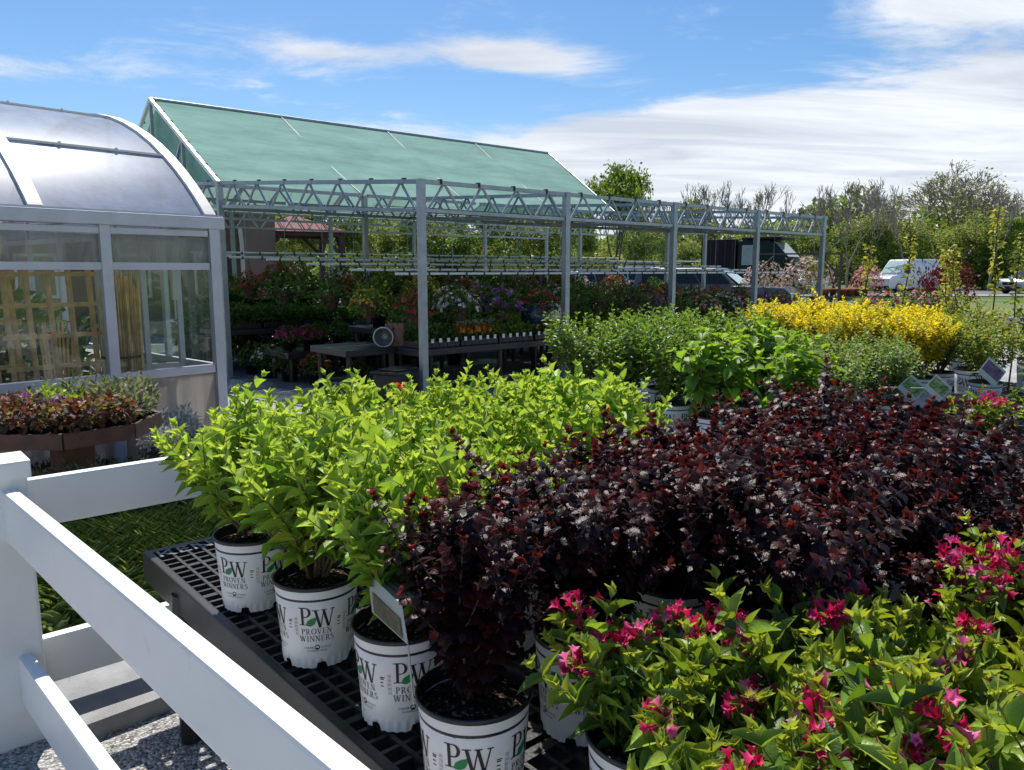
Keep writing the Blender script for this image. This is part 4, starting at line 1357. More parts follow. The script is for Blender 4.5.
def tray_of(px, py, z, ms, n, m_, label, s=1.0, t=None, rz=0.0, cat='plant tray', name='plant_tray', group='black trays of low plants by the fence'):
    p = at(px, py, t) if t else None
    loc = (p.x, p.y, z)
    r = thing(name, label, cat, loc, rz, group)
    mb = MB(); w, l = n * .12, m_ * .12
    mb.box((0, 0, .006), (w, l, .008))
    for sx in (-1, 1): mb.box((sx * w / 2, 0, .03), (.006, l, .055))
    for sy in (-1, 1): mb.box((0, sy * l / 2, .029), (w - .006, .006, .055))
    mb.build('tray', M['pot_black'], r)
    for i in range(n):
        for j in range(m_):
            fo, fl = ms[(i + j) % len(ms)]
            q = s * rnd.uniform(.85, 1.15); pos = (-w / 2 + .06 + i * .12, -l / 2 + .06 + j * .12, .05 + .04 * q)
            link('plant', fo, r, pos, (0, 0, rnd.random() * 6), (q, q, q))
            if fl: link('flowers', fl, r, pos, (0, 0, rnd.random() * 6), (q, q, q))
    return r


tray_of(66, 466, .42, SEDUM, 3, 2, 'tray of pink tipped sedum just above the white rail by the post', .85, 4.35)
tray_of(100, 462, .42, SEDG, 3, 2, 'tray of grey green sedum just above the white rail', .85, 4.4)
tray_of(132, 458, .42, SEDG, 2, 2, 'small tray of grey green sedum by the lime shrub', .8, 4.5)
bench(1.12, 4.72, 1.3, .42, .42, 'low black lattice bench of sedum trays behind the far white rail', group=GB)
DK = [clump(260, .09, .07, 120, .035, [(.03, .05, .02), (.05, .035, .03), (.02, .03, .015)], None)]
tray_of(30, 450, .17, DK, 5, 3, 'tray of dark leafed plugs in the shade left of the table post', 1.0, 5.0)
tray_of(66, 452, .17, DK, 4, 3, 'tray of dark leafed plugs against the table post', 1.0, 5.3)
tray_of(112, 436, .17, DK, 3, 2, 'black tray lying across the pallet boards', .5, 5.6)
for j, (px, py, t_) in enumerate([(160, 412, 5.7), (176, 415, 5.8), (190, 420, 5.9), (150, 424, 5.5), (170, 428, 5.55), (184, 408, 6.1)]):
    p = at(px, py, t_)
    r = thing('silver_plant', 'silvery white leafed plant under the greenhouse wall, %s in its cluster' % ORD[j], 'silver plant', (p.x, p.y, .17), rnd.random() * 6, 'silver leafed plants by the greenhouse')
    mb = MB(); s = (p.z - .02 - .17)
    mb.lathe([(0, 0), (.07, 0), (.09, max(.1, s * .55)), (.085, max(.1, s * .55)), (0, max(.09, s * .5))], 18); mb.build('pot', M['pot_black'], r)
    fo, _ = SILV[j % 2]
    link('foliage', fo, r, (0, 0, max(.17, s * .8)), scale=(.8, .8, .9))

# ornamental grass behind the far rail, and grey slab, pebbles
rng = np.random.default_rng(77)
k = 60000
cl = np.stack([rng.uniform(.5, 2.3, 150), rng.uniform(3.7, 4.45, 150)], 1)
ci = rng.integers(60, size=k)
O = np.concatenate([cl[ci] + rng.normal(0, .07, (k, 2)), np.zeros((k, 1)) + .0], 1)
O[:, 1] = np.maximum(O[:, 1], 3.6)
a = rng.random(k) * 6.28
D = np.stack([np.cos(a) * rng.uniform(.05, .5, k), np.sin(a) * rng.uniform(.05, .5, k), np.ones(k)], 1)
C = np.array([(.13, .24, .09), (.18, .30, .12), (.26, .36, .17), (.09, .16, .06)])[rng.integers(4, size=k)]
v, f, c = instance(*BLADE, O, D, np.stack([-np.cos(a), -np.sin(a), np.full(k, .4)], 1), rng.uniform(.20, .40, k), .0022, C)
o = link('ornamental_grass', np_mesh('grass_blades', [(v, f, 0, c)], [M['leaf_green']]))
tag(o, 'fine bladed green ornamental grass growing behind the far white rail', 'grass', kind='stuff')
mb = MB(); mb.box((0, 0, .035), (.36, .42, .07), rz=.05, bev=.004)
o = mb.build('paving_slab', M['slab'], loc=(.66, 3.08, .0)); tag(o, 'grey slab lying on the gravel below the fence rail', 'paving slab')
# loose stones give the near gravel its relief
rng = np.random.default_rng(9)
bm = bmesh.new(); bmesh.ops.create_icosphere(bm, subdivisions=1, radius=1.0)
sv = np.array([v.co[:] for v in bm.verts]); sf = np.array([[v.index for v in f.verts] for f in bm.faces]); bm.free()
k = 5200
O = np.stack([rng.uniform(-.1, 1.6, k), rng.uniform(1.3, 3.4, k), rng.uniform(-.002, .004, k)], 1)
D = rng.normal(0, 1, (k, 3)); Ls = rng.uniform(.004, .011, k)
v, f, c = instance(sv * np.array([1, .8, .6]), sf, O, D, rng.normal(0, .3, (k, 3)) + [0, 0, 1], Ls, Ls, np.array([(.16, .155, .15), (.3, .29, .28), (.45, .44, .42), (.6, .58, .55)])[rng.integers(4, size=k)])
M['stone'] = leaf_mat('loose_stone', .85, 0.0, spec=.3)
o = link('gravel_stones', np_mesh('stones', [(v, f, 0, c)], [M['stone']])); tag(o, 'loose grey gravel stones around the bench legs', 'gravel', kind='stuff')

# ================================================================== SHADE CANOPY
P0 = Vector((5.42, 7.85, 0)); P1 = Vector((4.49, 11.77, 0)); ZT0, ZB0 = 2.70, 2.36
RISE1 = .23
BAY = 2.47
can = thing('shade_canopy', 'open galvanised shade structure with zigzag trusses and a green cloth gable roof', 'shade structure', P0)


def cp(x, y, z): return Vector((x, y, z)) - P0


def post(x, y, h, w=.085, z0=0.0):
    mb = MB(); mb.box(cp(x, y, (h + z0) / 2), (w, w, h - z0), bev=.004)
    mb.box(cp(x, y, z0 + .008), (w * 2, w * 2, .012))
    return mb.build('post', M['galv'], can)


def truss(a, b, module=.59, clips=True, r=.024):
    """a: bottom of one end (Vector at bottom chord), b: likewise; the height is ZT0-ZB0"""
    a = Vector(a); b = Vector(b); h = Vector((0, 0, ZT0 - ZB0))
    mb = MB()
    mb.beam(a, b, .045, .045); mb.beam(a + h, b + h, .045, .05)
    n = max(2, round((b - a).length / module)); d = (b - a) / n
    for i in range(n):
        p = a + d * i
        mb.tube([p + d * .06, p + d * .47 + h * .93], r * .7, 6, cap=False)
        mb.tube([p + d * .53 + h * .93, p + d * .94], r * .7, 6, cap=False)
    if clips:
        for i in range(n): mb.box(a + d * (i + .4) + h + Vector((0, 0, .012)), (.035, .058, .062), mat=1)
    return mb.build('truss', [M['galv'], M['clip']], can)


hx = [P0.x + BAY * i for i in range(5)]
for x in hx: post(x, P0.y, ZT0 + .03)
post(P1.x, P1.y, ZT0 + RISE1 + .03)
P2 = P1 + (P1 - P0) * 1.25
post(P2.x, P2.y, ZT0 + RISE1 * 2)
Z = Vector((0, 0, ZB0)) - P0
for i in range(4): truss(Vector((hx[i] + .045, P0.y, 0)) + Z, Vector((hx[i + 1] - .045, P0.y, 0)) + Z, .617)
dirL = (P1 - P0).normalized()
truss(P0 + dirL * .05 + Z, P1 - dirL * .05 + Z + Vector((0, 0, RISE1)), .58)
truss(P1 + dirL * .05 + Z + Vector((0, 0, RISE1)), P2 + Z + Vector((0, 0, RISE1 * 2.2)), .58)
# inner truss rows under the gable, along the canopy
for y, dz in ((P1.y, .2), (14.69, .25), (17.6, .25)):
    for i in range(5):
        xa = P1.x + BAY * i; truss(Vector((xa + .06, y, 0)) + Z + Vector((0, 0, dz)), Vector((xa + BAY - .06, y, 0)) + Z + Vector((0, 0, dz)), .617, False)
    for i in range(6):
        if y == 14.69 or (y == P1.y and i in (0, 2, 4)): continue
        post(P1.x + BAY * i, y, ZT0 + dz, .08)
for x in hx[1:]:
    truss(Vector((x, P0.y + .06, 0)) + Z, Vector((x, P1.y - .06, 0)) + Z + Vector((0, 0, .2)), .59, False)
# right hand end
post(hx[4], P1.y, ZT0 + .2, .08); post(hx[4], 14.69, ZT0 + .2, .08)
# flat shade cloth on the bottom chords of the front bays
mb = MB()
N_ = 14
for i in range(N_):
    ya, yb = i / N_, (i + 1) / N_
    def q(s, e): return cp(P0.x + (P1.x - P0.x) * s if e == 0 else hx[4], P0.y + (P1.y - P0.y) * s, ZB0 + .035 + RISE1 * .9 * s - .02 * math.sin(i * 2.1))
    mb.quad(q(ya, 0), q(ya, 1), q(yb, 1), q(yb, 0))
mb.build('flat_cloth', M['cloth_dark'], can)
# gable roof
XL, YR, ZR = 4.48, 14.69, 4.59
ef, zb_ = 11.76, 2.93; eb = 17.62
XRt, XRb = 14.09, 13.35
nx, ny = 24, 8


def roof_side(y_e, name):
    mb = MB(); vs = []; fs = []
    for j in range(ny + 1):
        v = j / ny
        for i in range(nx + 1):
            u = i / nx
            xr = XRb + (XRt - XRb) * v
            sag = -.035 * math.sin(PI * ((u * 4) % 1)) * math.sin(PI * v)
            vs.append(cp(XL + (xr - XL) * u, y_e + (YR - y_e) * v, zb_ + (ZR - zb_) * v + sag))
    for j in range(ny):
        for i in range(nx):
            a = j * (nx + 1) + i; fs.append([a, a + 1, a + nx + 2, a + nx + 1])
    mb.add(vs, fs, 0, True)
    return mb.build(name, M['cloth_green'], can)


roof_side(ef, 'green_cloth'); roof_side(eb, 'green_cloth')
mb = MB(); mb.add([cp(XRb, ef, zb_), cp(XRb, eb, zb_), cp(XRt, YR, ZR)], [[0, 1, 2]]); mb.build('gable_cloth', M['cloth_green'], can)
mb = MB(); mb.add([cp(XL + .12, ef, zb_), cp(XL + .12, eb, zb_), cp(XL + .12, YR, ZR - .06)], [[0, 1, 2]]); mb.build('gable_cloth', M['cloth_green'], can)
for x, m_ in ((XL, 'galv_lit'), (XL + 2.4, 'galv'), (XL + 4.8, 'galv'), (XL + 7.2, 'galv')):
    for y_e in (ef, eb):
        mb = MB(); mb.beam(cp(x, y_e, zb_ - (.0 if x == XL else .05)), cp(x, YR, ZR - (.0 if x == XL else .05)), .05, .06)
        if x == XL:
            for q in range(8):
                f_ = (q + .5) / 8; mb.box(cp(x + .02, y_e + (YR - y_e) * f_, zb_ + (ZR - zb_) * f_ + .012), (.062, .04, .05), mat=1)
        mb.build('rafter', [M[m_], M['clip']], can)
mb = MB()
for y, z in ((YR, zb_), (13.2, zb_), (16.1, zb_)):
    top = ZR - .05 if y == YR else zb_ + (ZR - zb_) * (1 - abs(y - YR) / (YR - ef)) - .04
    mb.beam(cp(XL, y, z), cp(XL, y, top), .05, .05)
mb.beam(cp(XL, 13.2, zb_ + .84), cp(XL, 14.0, zb_ + .06), .045, .045); mb.beam(cp(XL, 16.1, zb_ + .84), cp(XL, 15.3, zb_ + .06), .045, .045)
mb.beam(cp(XL, ef, zb_), cp(XL, eb, zb_), .05, .06)
mb.build('gable_truss', M['galv'], can)
for fx, fy in ((.27, ef), (.52, ef), (.77, ef), (.4, eb)):
    mb = MB(); xe = XL + (XRb - XL) * fx; xr = XL + (XRt - XL) * (fx - .02)
    mb.tube([cp(xe + (xr - xe) * q / 8, fy + (YR - fy) * q / 8, zb_ + (ZR - zb_) * q / 8 + .012 - .03 * math.sin(PI * q / 8)) for q in range(9)], .009, 5); mb.build('tie_cord', M['trim'], can)
mb = MB(); mb.tube([cp(XL, YR, ZR + .01), cp(XRt, YR, ZR + .01)], .03, 8); mb.tube([cp(XRt, YR, ZR + .01), cp(XRb, ef, zb_ + .01)], .022, 8); mb.tube([cp(XRt, YR, ZR + .01), cp(XRb, eb, zb_ + .01)], .022, 8)
mb.build('ridge_pipe', M['galv'], can)

# ================================================================== HANGING RAILS AND BASKETS
RAILS = []
rl = ['nearest hanging pipe under the canopy', 'second hanging pipe back under the canopy', 'third hanging pipe back under the canopy',
      'fourth hanging pipe back under the canopy', 'fifth hanging pipe back under the canopy', 'rearmost hanging pipe, ending by the brown building']
for j, (s, z) in enumerate([(.14, 1.60), (.34, 1.65), (.56, 1.73), (.78, 1.80), (1.0, 1.84), (1.25, 1.93)]):
    y = P0.y + (P1.y - P0.y) * s; x0 = P0.x + (P1.x - P0.x) * s + .1
    x1 = hx[4] - .3 - .35 * (j % 2)
    r = thing('hanging_rail', 'thin galvanised pipe: ' + rl[j], 'hanging rail', (x0, y, z), 0, 'galvanised hanging pipes under the canopy')
    mb = MB(); mb.tube([(0, 0, 0), (x1 - x0, 0, -.0)], .017, 8); nn = int((x1 - x0) / .31)
    for i in range(nn): mb.box((.2 + i * .31, 0, -.006), (.025, .04, .045), mat=1)
    mb.build('pipe', [M['galv_lit'], M['clip']], r)
    for i in range(5):
        mb = MB(); mb.tube([(.9 + i * BAY * .82, 0, .015), (.9 + i * BAY * .82, 0, ZB0 + RISE1 * s - z)], .004, 4); mb.build('hanger_wire', M['galv'], r)
    RAILS.append((x0, x1, y, z))

M['basket'] = plain('brown_basket', (.09, .05, .035), .75, var=.3)
mbp = MB(); mbp.lathe([(0, -.2), (.085, -.2), (.13, -.03), (.137, -.03), (.137, 0), (.125, 0), (.12, -.02), (0, -.03)], 20)
BASK = mbp.mesh('basket_pot', [M['basket']])
mbp = MB()
for q in range(3):
    a = q * 2.094; mbp.tube([(.13 * math.cos(a), .13 * math.sin(a), 0), (0, 0, .36)], .0025, 4)
mbp.tube([(0, 0, .36), (0, .02, .4), (0, 0, .42)], .003, 4)
HANG = mbp.mesh('hanger', [M['clip']])
BK = {}
for i, (nm, gcol, fl) in enumerate([('green', G_MID, None), ('red', G_MID, (60, RED)), ('pink', G_MID, (70, PNK)), ('white', G_MID, (60, WHT)), ('yellow', G_LIGHT, (55, YEL)),
                                    ('purple', G_MID, (70, PUR)), ('magenta', G_MID, (90, MAG)), ('peach', G_MID, (65, PEACH)), ('bright green', G_LIGHT, None)]):
    BK[nm] = clump(400 + i, .26, .17, 380, .055, gcol, fl, hang=.55, tmpl=LEAF_LOW, fl_size=.045)
BLAB = {'green': 'leafy green hanging basket', 'red': 'hanging basket of red flowers', 'pink': 'hanging basket of pink flowers', 'white': 'hanging basket of white flowers',
        'yellow': 'hanging basket of yellow flowers', 'purple': 'hanging basket of purple flowers', 'magenta': 'hanging basket of magenta flowers',
        'peach': 'hanging basket of peach flowers', 'bright green': 'light green hanging basket'}
RAILN = ['nearest pipe', 'second pipe', 'third pipe', 'fourth pipe', 'fifth pipe', 'rearmost pipe']
seqs = [['red', 'white', 'purple', 'red', 'green', 'green', 'green', 'purple', 'green', 'peach', 'white', 'pink', 'purple', 'pink'],
        ['yellow', 'green', 'white', 'purple', 'green', 'white', 'green', 'peach', 'purple', 'pink', 'peach', 'red', 'white', 'pink'],
        ['green', 'bright green', 'yellow', 'red', 'green', 'pink', 'red', 'green', 'peach', 'pink', 'pink', 'white', 'red'],
        ['green', 'red', 'green', 'yellow', 'white', 'green', 'purple', 'pink', 'white', 'green', 'pink', 'red'],
        ['red', 'green', 'green', 'red', 'pink', 'green', 'white', 'green', 'purple', 'pink', 'green'],
        ['green', 'red', 'white', 'green', 'red', 'green', 'pink', 'green', 'white', 'red']]
for j, (x0, x1, y, z) in enumerate(RAILS):
    n = len(seqs[j]); cc = {}
    for i, kd in enumerate(seqs[j]):
        cc[kd] = cc.get(kd, 0) + 1
        x = x0 + .35 + (x1 - x0 - .6) * i / (n - 1) + rnd.uniform(-.12, .12)
        r = thing('hanging_basket', '%s on the %s, %s of its colour from left' % (BLAB[kd], RAILN[j], ORD[cc[kd] - 1]), 'hanging basket', (x, y + rnd.uniform(-.02, .02), z - (.43 if x < 10.5 else .62) + rnd.uniform(-.03, .02)),
                  rnd.random() * 6, 'hanging baskets under the canopy')
        link('basket', BASK, r); link('hanger', HANG, r)
        s = rnd.uniform(1.0, 1.3); fo, fl = BK[kd]
        link('foliage', fo, r, (0, 0, .04), scale=(s, s, s))
        if fl: link('flowers', fl, r, (0, 0, .04), scale=(s, s, s))

# ================================================================== BENCHES UNDER THE CANOPY
GC_ = 'black display benches under the canopy'


def simple_bench(cx, cy, w, l, z, label, rz=0.0, name='display_bench'):
    r = thing(name, label, 'display bench', (cx, cy, 0), rz, GC_)
    mb = MB(); mb.box((0, 0, z - .045), (w, l, .09), bev=.008)
    for i in range(int(w / .12)): mb.box((-w / 2 + .09 + i * .12, 0, z + .001), (.05, l - .06, .006))
    mb.build('bench_top', M['bench_plastic'], r)
    for sx in (-1, 0, 1):
        for sy in (-1, 1):
            link('leg', LEG, r, (sx * (w / 2 - .1), sy * (l / 2 - .1), 0), scale=(1, 1, (z - .08) / .5))
    return r


SMALL = {
    'green': [clump(500, .085, .10, 90, .05, G_MID, None, tmpl=LEAF_LOW, upright=.5)],
    'lime': [clump(501, .085, .09, 90, .05, G_LIGHT, None, tmpl=LEAF_LOW, upright=.5)],
    'orange': [clump(502, .08, .08, 70, .045, G_MID, (26, ORA), fl_size=.032, upright=.4)],
    'magenta': [clump(503, .085, .08, 60, .045, G_MID, (50, MAG), fl_size=.03)],
    'white': [clump(504, .085, .08, 70, .045, G_MID, (34, WHT), fl_size=.03)],
    'pink': [clump(505, .085, .09, 70, .045, G_MID, (40, PNK), fl_size=.03)],
    'yellow': [clump(506, .085, .08, 70, .045, G_MID, (30, YEL), fl_size=.03)],
    'purple': [clump(507, .085, .09, 70, .045, G_MID, (40, PUR), fl_size=.03)],
    'red': [clump(508, .085, .09, 70, .045, G_MID, (36, RED), fl_size=.03)],
}
FLATS = {}


def flat(x, y, z, kd, label, rz=0.0, s=1.0, tags=False, nx=5, ny=3):
    r = thing('flower_flat', label, 'flower flat', (x, y, z), rz, 'flats of bedding plants under the canopy')
    key = (kd, nx, ny, tags)
    w, l = nx * .13, ny * .13
    if key not in FLATS:
        mb = MB(); mb.box((0, 0, .045), (w, l, .09), bev=.01)
        for i in range(nx): mb.box((-w / 2 + .065 + i * .13, -l / 2 - .004, .05), (.012, .004, .08))
        tg = MB(); tg.box((0, 0, 0), (.045, .002, .055))
        FLATS[key] = (mb.mesh('tray', [M['pot_black']]), tg.mesh('price_tag', [M['sticker']]))
    tr, tg = FLATS[key]
    link('tray', tr, r)
    for i in range(nx if tags else 0): link('price_tag', tg, r, (-w / 2 + .07 + i * .13, -l / 2 - .008, .10))
    for i in range(nx):
        for j in range(ny):
            fo, fl = SMALL[kd][0]
            q = s * rnd.uniform(.85, 1.2); pos = (-w / 2 + .065 + i * .13, -l / 2 + .065 + j * .13, .12 + .05 * q)
            link('plant', fo, r, pos, (0, 0, rnd.random() * 6), (q, q, q))
            if fl: link('flowers', fl, r, pos, (0, 0, rnd.random() * 6), (q, q, q))
    return r


# front bench, just behind the first bay's posts
simple_bench(7.1, 8.75, 2.9, .95, .62, 'black display bench of orange flowered flats behind the corner post')
for j, (x, kd) in enumerate([(6.0, 'green'), (6.68, 'orange'), (7.36, 'lime'), (8.05, 'yellow')]):
    flat(x, 8.5, .625, kd, '%s flat on the front bench by the corner post, %s from left, price tags' % ({'green': 'green leafed', 'orange': 'orange flowered', 'lime': 'light green', 'yellow': 'yellow flowered'}[kd], ORD[j]), 0, 1.0, True)
BUSH = [clump(520 + i, .27, .24, 420, .075, [(.08, .15, .03), (.12, .20, .035), (.06, .12, .025)], None, tmpl=LEAF_LOW, wr=.55, mat='leaf_green') for i in range(2)]
mbp = MB(); mbp.lathe([(0, 0), (.10, 0), (.13, .2), (.135, .2), (.135, .22), (.12, .22), (0, .2)], 22)
BPOT = mbp.mesh('plain_pot', [M['pot_black']])


def bush(x, y, z, label, s=1.0, fo=None, fl=None, potm=None, name='potted_bush', group='bushy potted plants under the canopy'):
    r = thing(name, label, 'potted plant', (x, y, z), rnd.random() * 6, group); r.scale = (s, s, s)
    link('pot', potm or BPOT, r); link('foliage', fo or BUSH[0][0], r, (0, 0, .36))
    if fl: link('flowers', fl, r, (0, 0, .36))
    return r


for j, (x, n, q) in enumerate([(-1.35, 1.5, 2.2), (-2.0, 1.3, 2.4), (-1.75, 2.2, 2.6), (-.75, 1.9, 2.0), (-2.7, 1.6, 2.4), (-1.1, 3.0, 2.6)]):
    gx, gy, _ = gpt(x, n)
    bush(gx, gy, .02, 'dark green potted plant inside the greenhouse behind the lattices, %s of six' % ORD[j], q, BUSH[j % 2][0], None, None, 'potted_plant', 'plants inside the greenhouse')
bush(5.95, 9.0, .625, 'broad bushy green plant right of the corner post on the front bench', 1.0)
bush(6.45, 8.98, .625, 'second broad bushy green plant on the front bench', .95, BUSH[1][0])
simple_bench(7.6, 10.1, 3.4, .95, .80, 'black display bench with blue and white glazed planters')
for j, x in enumerate((6.1, 6.55, 7.0, 7.45)):
    bush(x, 10.0, .8, 'dark green bushy plant on the bench with the glazed planters, %s from the left' % ORD[j], .85, BUSH[j % 2][0])
p = at(535, 326, 11.6)
r = thing('glazed_planter', 'dark blue glazed round planter under the canopy beside the white one', 'planter', (p.x, p.y, .80), 0)
prof = [(0, 0), (.13, 0), (.2, .1), (.225, .2), (.21, .3), (.19, .34), (.205, .36), (.19, .37), (.17, .34), (0, .3)]
mb = MB(); mb.lathe(prof, 28); mb.build('body', M['blue_glaze'], r)
p = at(551, 326, 11.9)
r = thing('glazed_planter', 'white glazed round planter under the canopy beside the blue one', 'planter', (p.x, p.y, .80), 0)
mb = MB(); mb.lathe([(a * .9, b * 1.0) for a, b in prof], 28); mb.build('body', M['white_glaze'], r)

# table at the left inside, tipped galvanised bucket and brown wooden box
tb = at(360, 342, 10.6)
simple_bench(tb.x + .25, tb.y, 1.5, 1.0, .62, 'empty black table with the tipped bucket left of the corner post')
p = at(383, 330, 10.4)
r = thing('bucket', 'galvanised bucket tipped on its side, open mouth towards the camera', 'bucket', (p.x, p.y, .75), YAW - PI)
mb = MB(); ang = [(0, 0)]
prof = [(.125, .0), (.135, -.0), (.13, .012), (.105, .26), (0, .26)]
n = 24; vs = []; fs = []
for R_, dx in prof:
    for j in range(n):
        a = 2 * PI * j / n; vs.append((-dx, R_ * math.cos(a), R_ * math.sin(a)))
for i in range(len(prof) - 1):
    for j in range(n): fs.append([i * n + j, i * n + (j + 1) % n, (i + 1) * n + (j + 1) % n, (i + 1) * n + j])
mb.add(vs, fs, 0, True); mb.build('body', M['galv'], r)
mb = MB(); mb.tube([(.0, .132 * math.cos(2 * PI * j / 24), .132 * math.sin(2 * PI * j / 24)) for j in range(25)], .01, 6); mb.build('rim', M['galv_lit'], r)
p = at(395, 328, 10.55)
r = thing('wooden_planter', 'upright brown wooden planter box beside the tipped bucket', 'planter', (p.x + .06, p.y - .03, .62), .5)
mb = MB()
for i in range(4):
    a = i * PI / 2
    for q in range(3): mb.box((math.cos(a) * .12 + math.sin(a) * (q - 1) * .078, math.sin(a) * .12 - math.cos(a) * (q - 1) * .078, .16), (.016, .074, .32), rz=a)
mb.build('boards', M['pallet'], r)
r = thing('plastic_tub', 'black plastic tub on the ground beside the corner post', 'tub', (*at(398, 378, 9.6).xy, 0), .4)
mb = MB(); mb.box((0, 0, .20), (.5, .4, .4), bev=.03); mb.box((0, 0, .405), (.56, .46, .03), bev=.01); mb.box((0, 0, .43), (.42, .32, .03), bev=.01); mb.build('body', M['pot_black'], r)
p = at(402, 393, 4.6)
r = thing('red_flower_spike', 'single scarlet flower spike showing over the lime green shrubs', 'flower', (p.x, p.y, 0), 0)
rng = np.random.default_rng(4)
O = []; D = []
for i in range(40):
    zz = rng.uniform(-.07, .05); a = rng.random() * 6.28; rr = .018 * (1 - zz / .12)
    O.append((rr * math.cos(a), rr * math.sin(a), p.z + zz)); D.append((math.cos(a), math.sin(a), .8))
v, f, c = instance(*LEAF_LOW, O, D, np.tile([0, 0, 1.], (40, 1)) + rng.normal(0, .3, (40, 3)), .035, .02, np.tile([(.75, .03, .015)], (40, 1)) * rng.uniform(.8, 1.2, (40, 1)))
link('petals', np_mesh('petals', [(v, f, 0, c)], [M['petal']]), r)
mb = MB(); mb.tube([(0, 0, .0), (0.01, 0, p.z * .5), (0, 0, p.z)], .006, 6); mb.build('stem', M['stem'], r)

# tiers of black benches at the left with flats, and rows running back
tiers = [(5.6, 12.4, 2.3, .9, .72, 'green'), (6.1, 13.6, 2.6, .9, .95, 'pink'), (5.3, 13.5, 1.2, .9, .45, 'green'), (7.9, 12.2, 2.2, .9, .70, 'lime'),
         (8.9, 13.4, 2.6, .9, .80, 'white'), (9.4, 9.4, 2.2, .95, .62, 'lime'), (10.9, 10.8, 2.6, .95, .62, 'magenta'), (9.9, 12.0, 1.8, .9, .66, 'green'),
         (12.8, 9.3, 2.5, .95, .62, 'pink'), (13.6, 11.0, 2.4, .95, .66, 'purple'), (12.6, 13.2, 2.8, .95, .70, 'pink'), (15.5, 9.8, 2.4, .95, .62, 'white'), (16.3, 12.2, 2.6, .95, .66, 'red')]
names = ['at the left under the shade with a tall green row', 'behind the left shaded bench, pink flowers below baskets', 'lowest of the left tiers next to the greenhouse corner',
         'in the middle of the shade with light green flats', 'deep in the shade with white flowers', 'in front of the second grey post with light green plants',
         'carrying the magenta flowers between the posts', 'behind the magenta flowers', 'between the third and fourth grey posts', 'in the row behind the third grey post',
         'deep under the right half of the canopy', 'by the last grey post', 'farthest right under the canopy']
cn = 0
for (x, y, w, l, z, kd), nm in zip(tiers, names):
    simple_bench(x, y, w, l, z, 'black display bench ' + nm)
    short = nm.split(',')[0].split(' with ')[0].split(' to the ')[0].split(' next ')[0].split(' under ')[0]
    n = int(w / .7)
    for i in range(n):
        for j in range(2):
            k2 = kd if (i + j) % 3 else ['green', 'lime', kd][cn % 3]
            flat(x - w / 2 + .36 + i * .69, y - l / 4 + j * l / 2, z + .005, k2,
                 '%s flat %s, %s, %s row' % ({'green': 'green', 'lime': 'light green'}.get(k2, k2), short, ORD[i], ['front', 'back'][j]),
                 0, rnd.uniform(1.0, 1.5), False, 5, 3)
            cn += 1
# low pots standing on the ground below the left tiers
for j in range(7):
    bush(4.9 + j * .42, 11.9 + .1 * (j % 2), 0, 'dark green ground level pot below the left shaded bench, %s from the left' % ORD[j], .8, BUSH[j % 2][0])
for j, (x, y) in enumerate([(9.0, 8.6), (9.6, 8.7), (10.2, 8.6), (11.0, 8.9), (11.7, 8.8), (12.5, 8.5)]):
    kd = ['green', 'magenta', 'white', 'green', 'pink', 'purple'][j]
    bush(x, y, .3, '%s plant in black pot along the front posts, %s from left' % ({'green': 'green leafed'}.get(kd, kd + ' flowered'), ORD[j]), .95, *[(BK[kd][0]), (BK[kd][1])])
simple_bench(10.8, 8.7, 4.2, .7, .30, 'low black display bench along the front posts')
# rows that close the back of the shaded floor
k = 0
for x, y, q, zz in [(4.9, 14.6, 1.5, 0), (5.6, 15.0, 1.6, 0), (6.3, 15.2, 1.5, 0), (7.0, 15.0, 1.7, 0), (7.7, 15.3, 1.5, 0), (8.4, 15.1, 1.6, 0), (9.1, 15.2, 1.6, 0), (9.8, 15.0, 1.7, 0), (10.5, 15.4, 1.5, 0), (11.3, 15.2, 1.6, 0),
                    (4.75, 12.75, 1.2, 0), (5.3, 12.9, 1.2, 0), (5.9, 12.85, 1.3, 0), (6.6, 12.9, 1.2, 0), (7.3, 12.9, 1.3, 0), (8.2, 13.0, 1.3, 0)]:
    bush(x, y, zz, 'large dark green shrub on the shaded floor, %s in the %s row' % (ORD[k % 10], 'rear' if k < 10 else 'middle'), q, BUSH[k % 2][0], None, None, 'potted_bush', 'large shrubs on the shaded floor')
    k += 1
for j, (x, y) in enumerate([(5.2, 10.9), (5.9, 11.3), (6.6, 11.2)]):
    kd = ['magenta', 'green', 'purple'][j]
    simple_bench(x, y, .66, .8, .45, 'small black display bench behind the bucket table, %s from the left' % ORD[j])
    for i in (-1, 1):
        bush(x + .16 * i, y - .1, .45, '%s plant on the small bench behind the bucket table, %s bench, %s side' % (kd if kd != 'green' else 'green leafed', ORD[j], 'left' if i < 0 else 'right'), .75, BK[kd][0], BK[kd][1])
for j, (x, y, q) in enumerate([(5.5, 9.6, .75), (5.15, 10.2, .8), (5.0, 10.75, .9), (4.95, 11.35, .9), (6.9, 11.6, 1.2), (7.5, 11.5, 1.2), (7.4, 10.75, .9), (8.1, 10.8, 1.0)]):
    kd = ['green', 'red', 'green', 'white', 'bright green', 'green', 'pink', 'yellow'][j]
    bush(x, y, 0, '%s pot on the floor by the bucket table, %s from the corner post' % (kd if 'green' in kd else kd + ' flowered', ORD[j]), q * 1.1, BK[kd][0], BK[kd][1], None, 'potted_bush', 'pots on the floor around the bucket table')
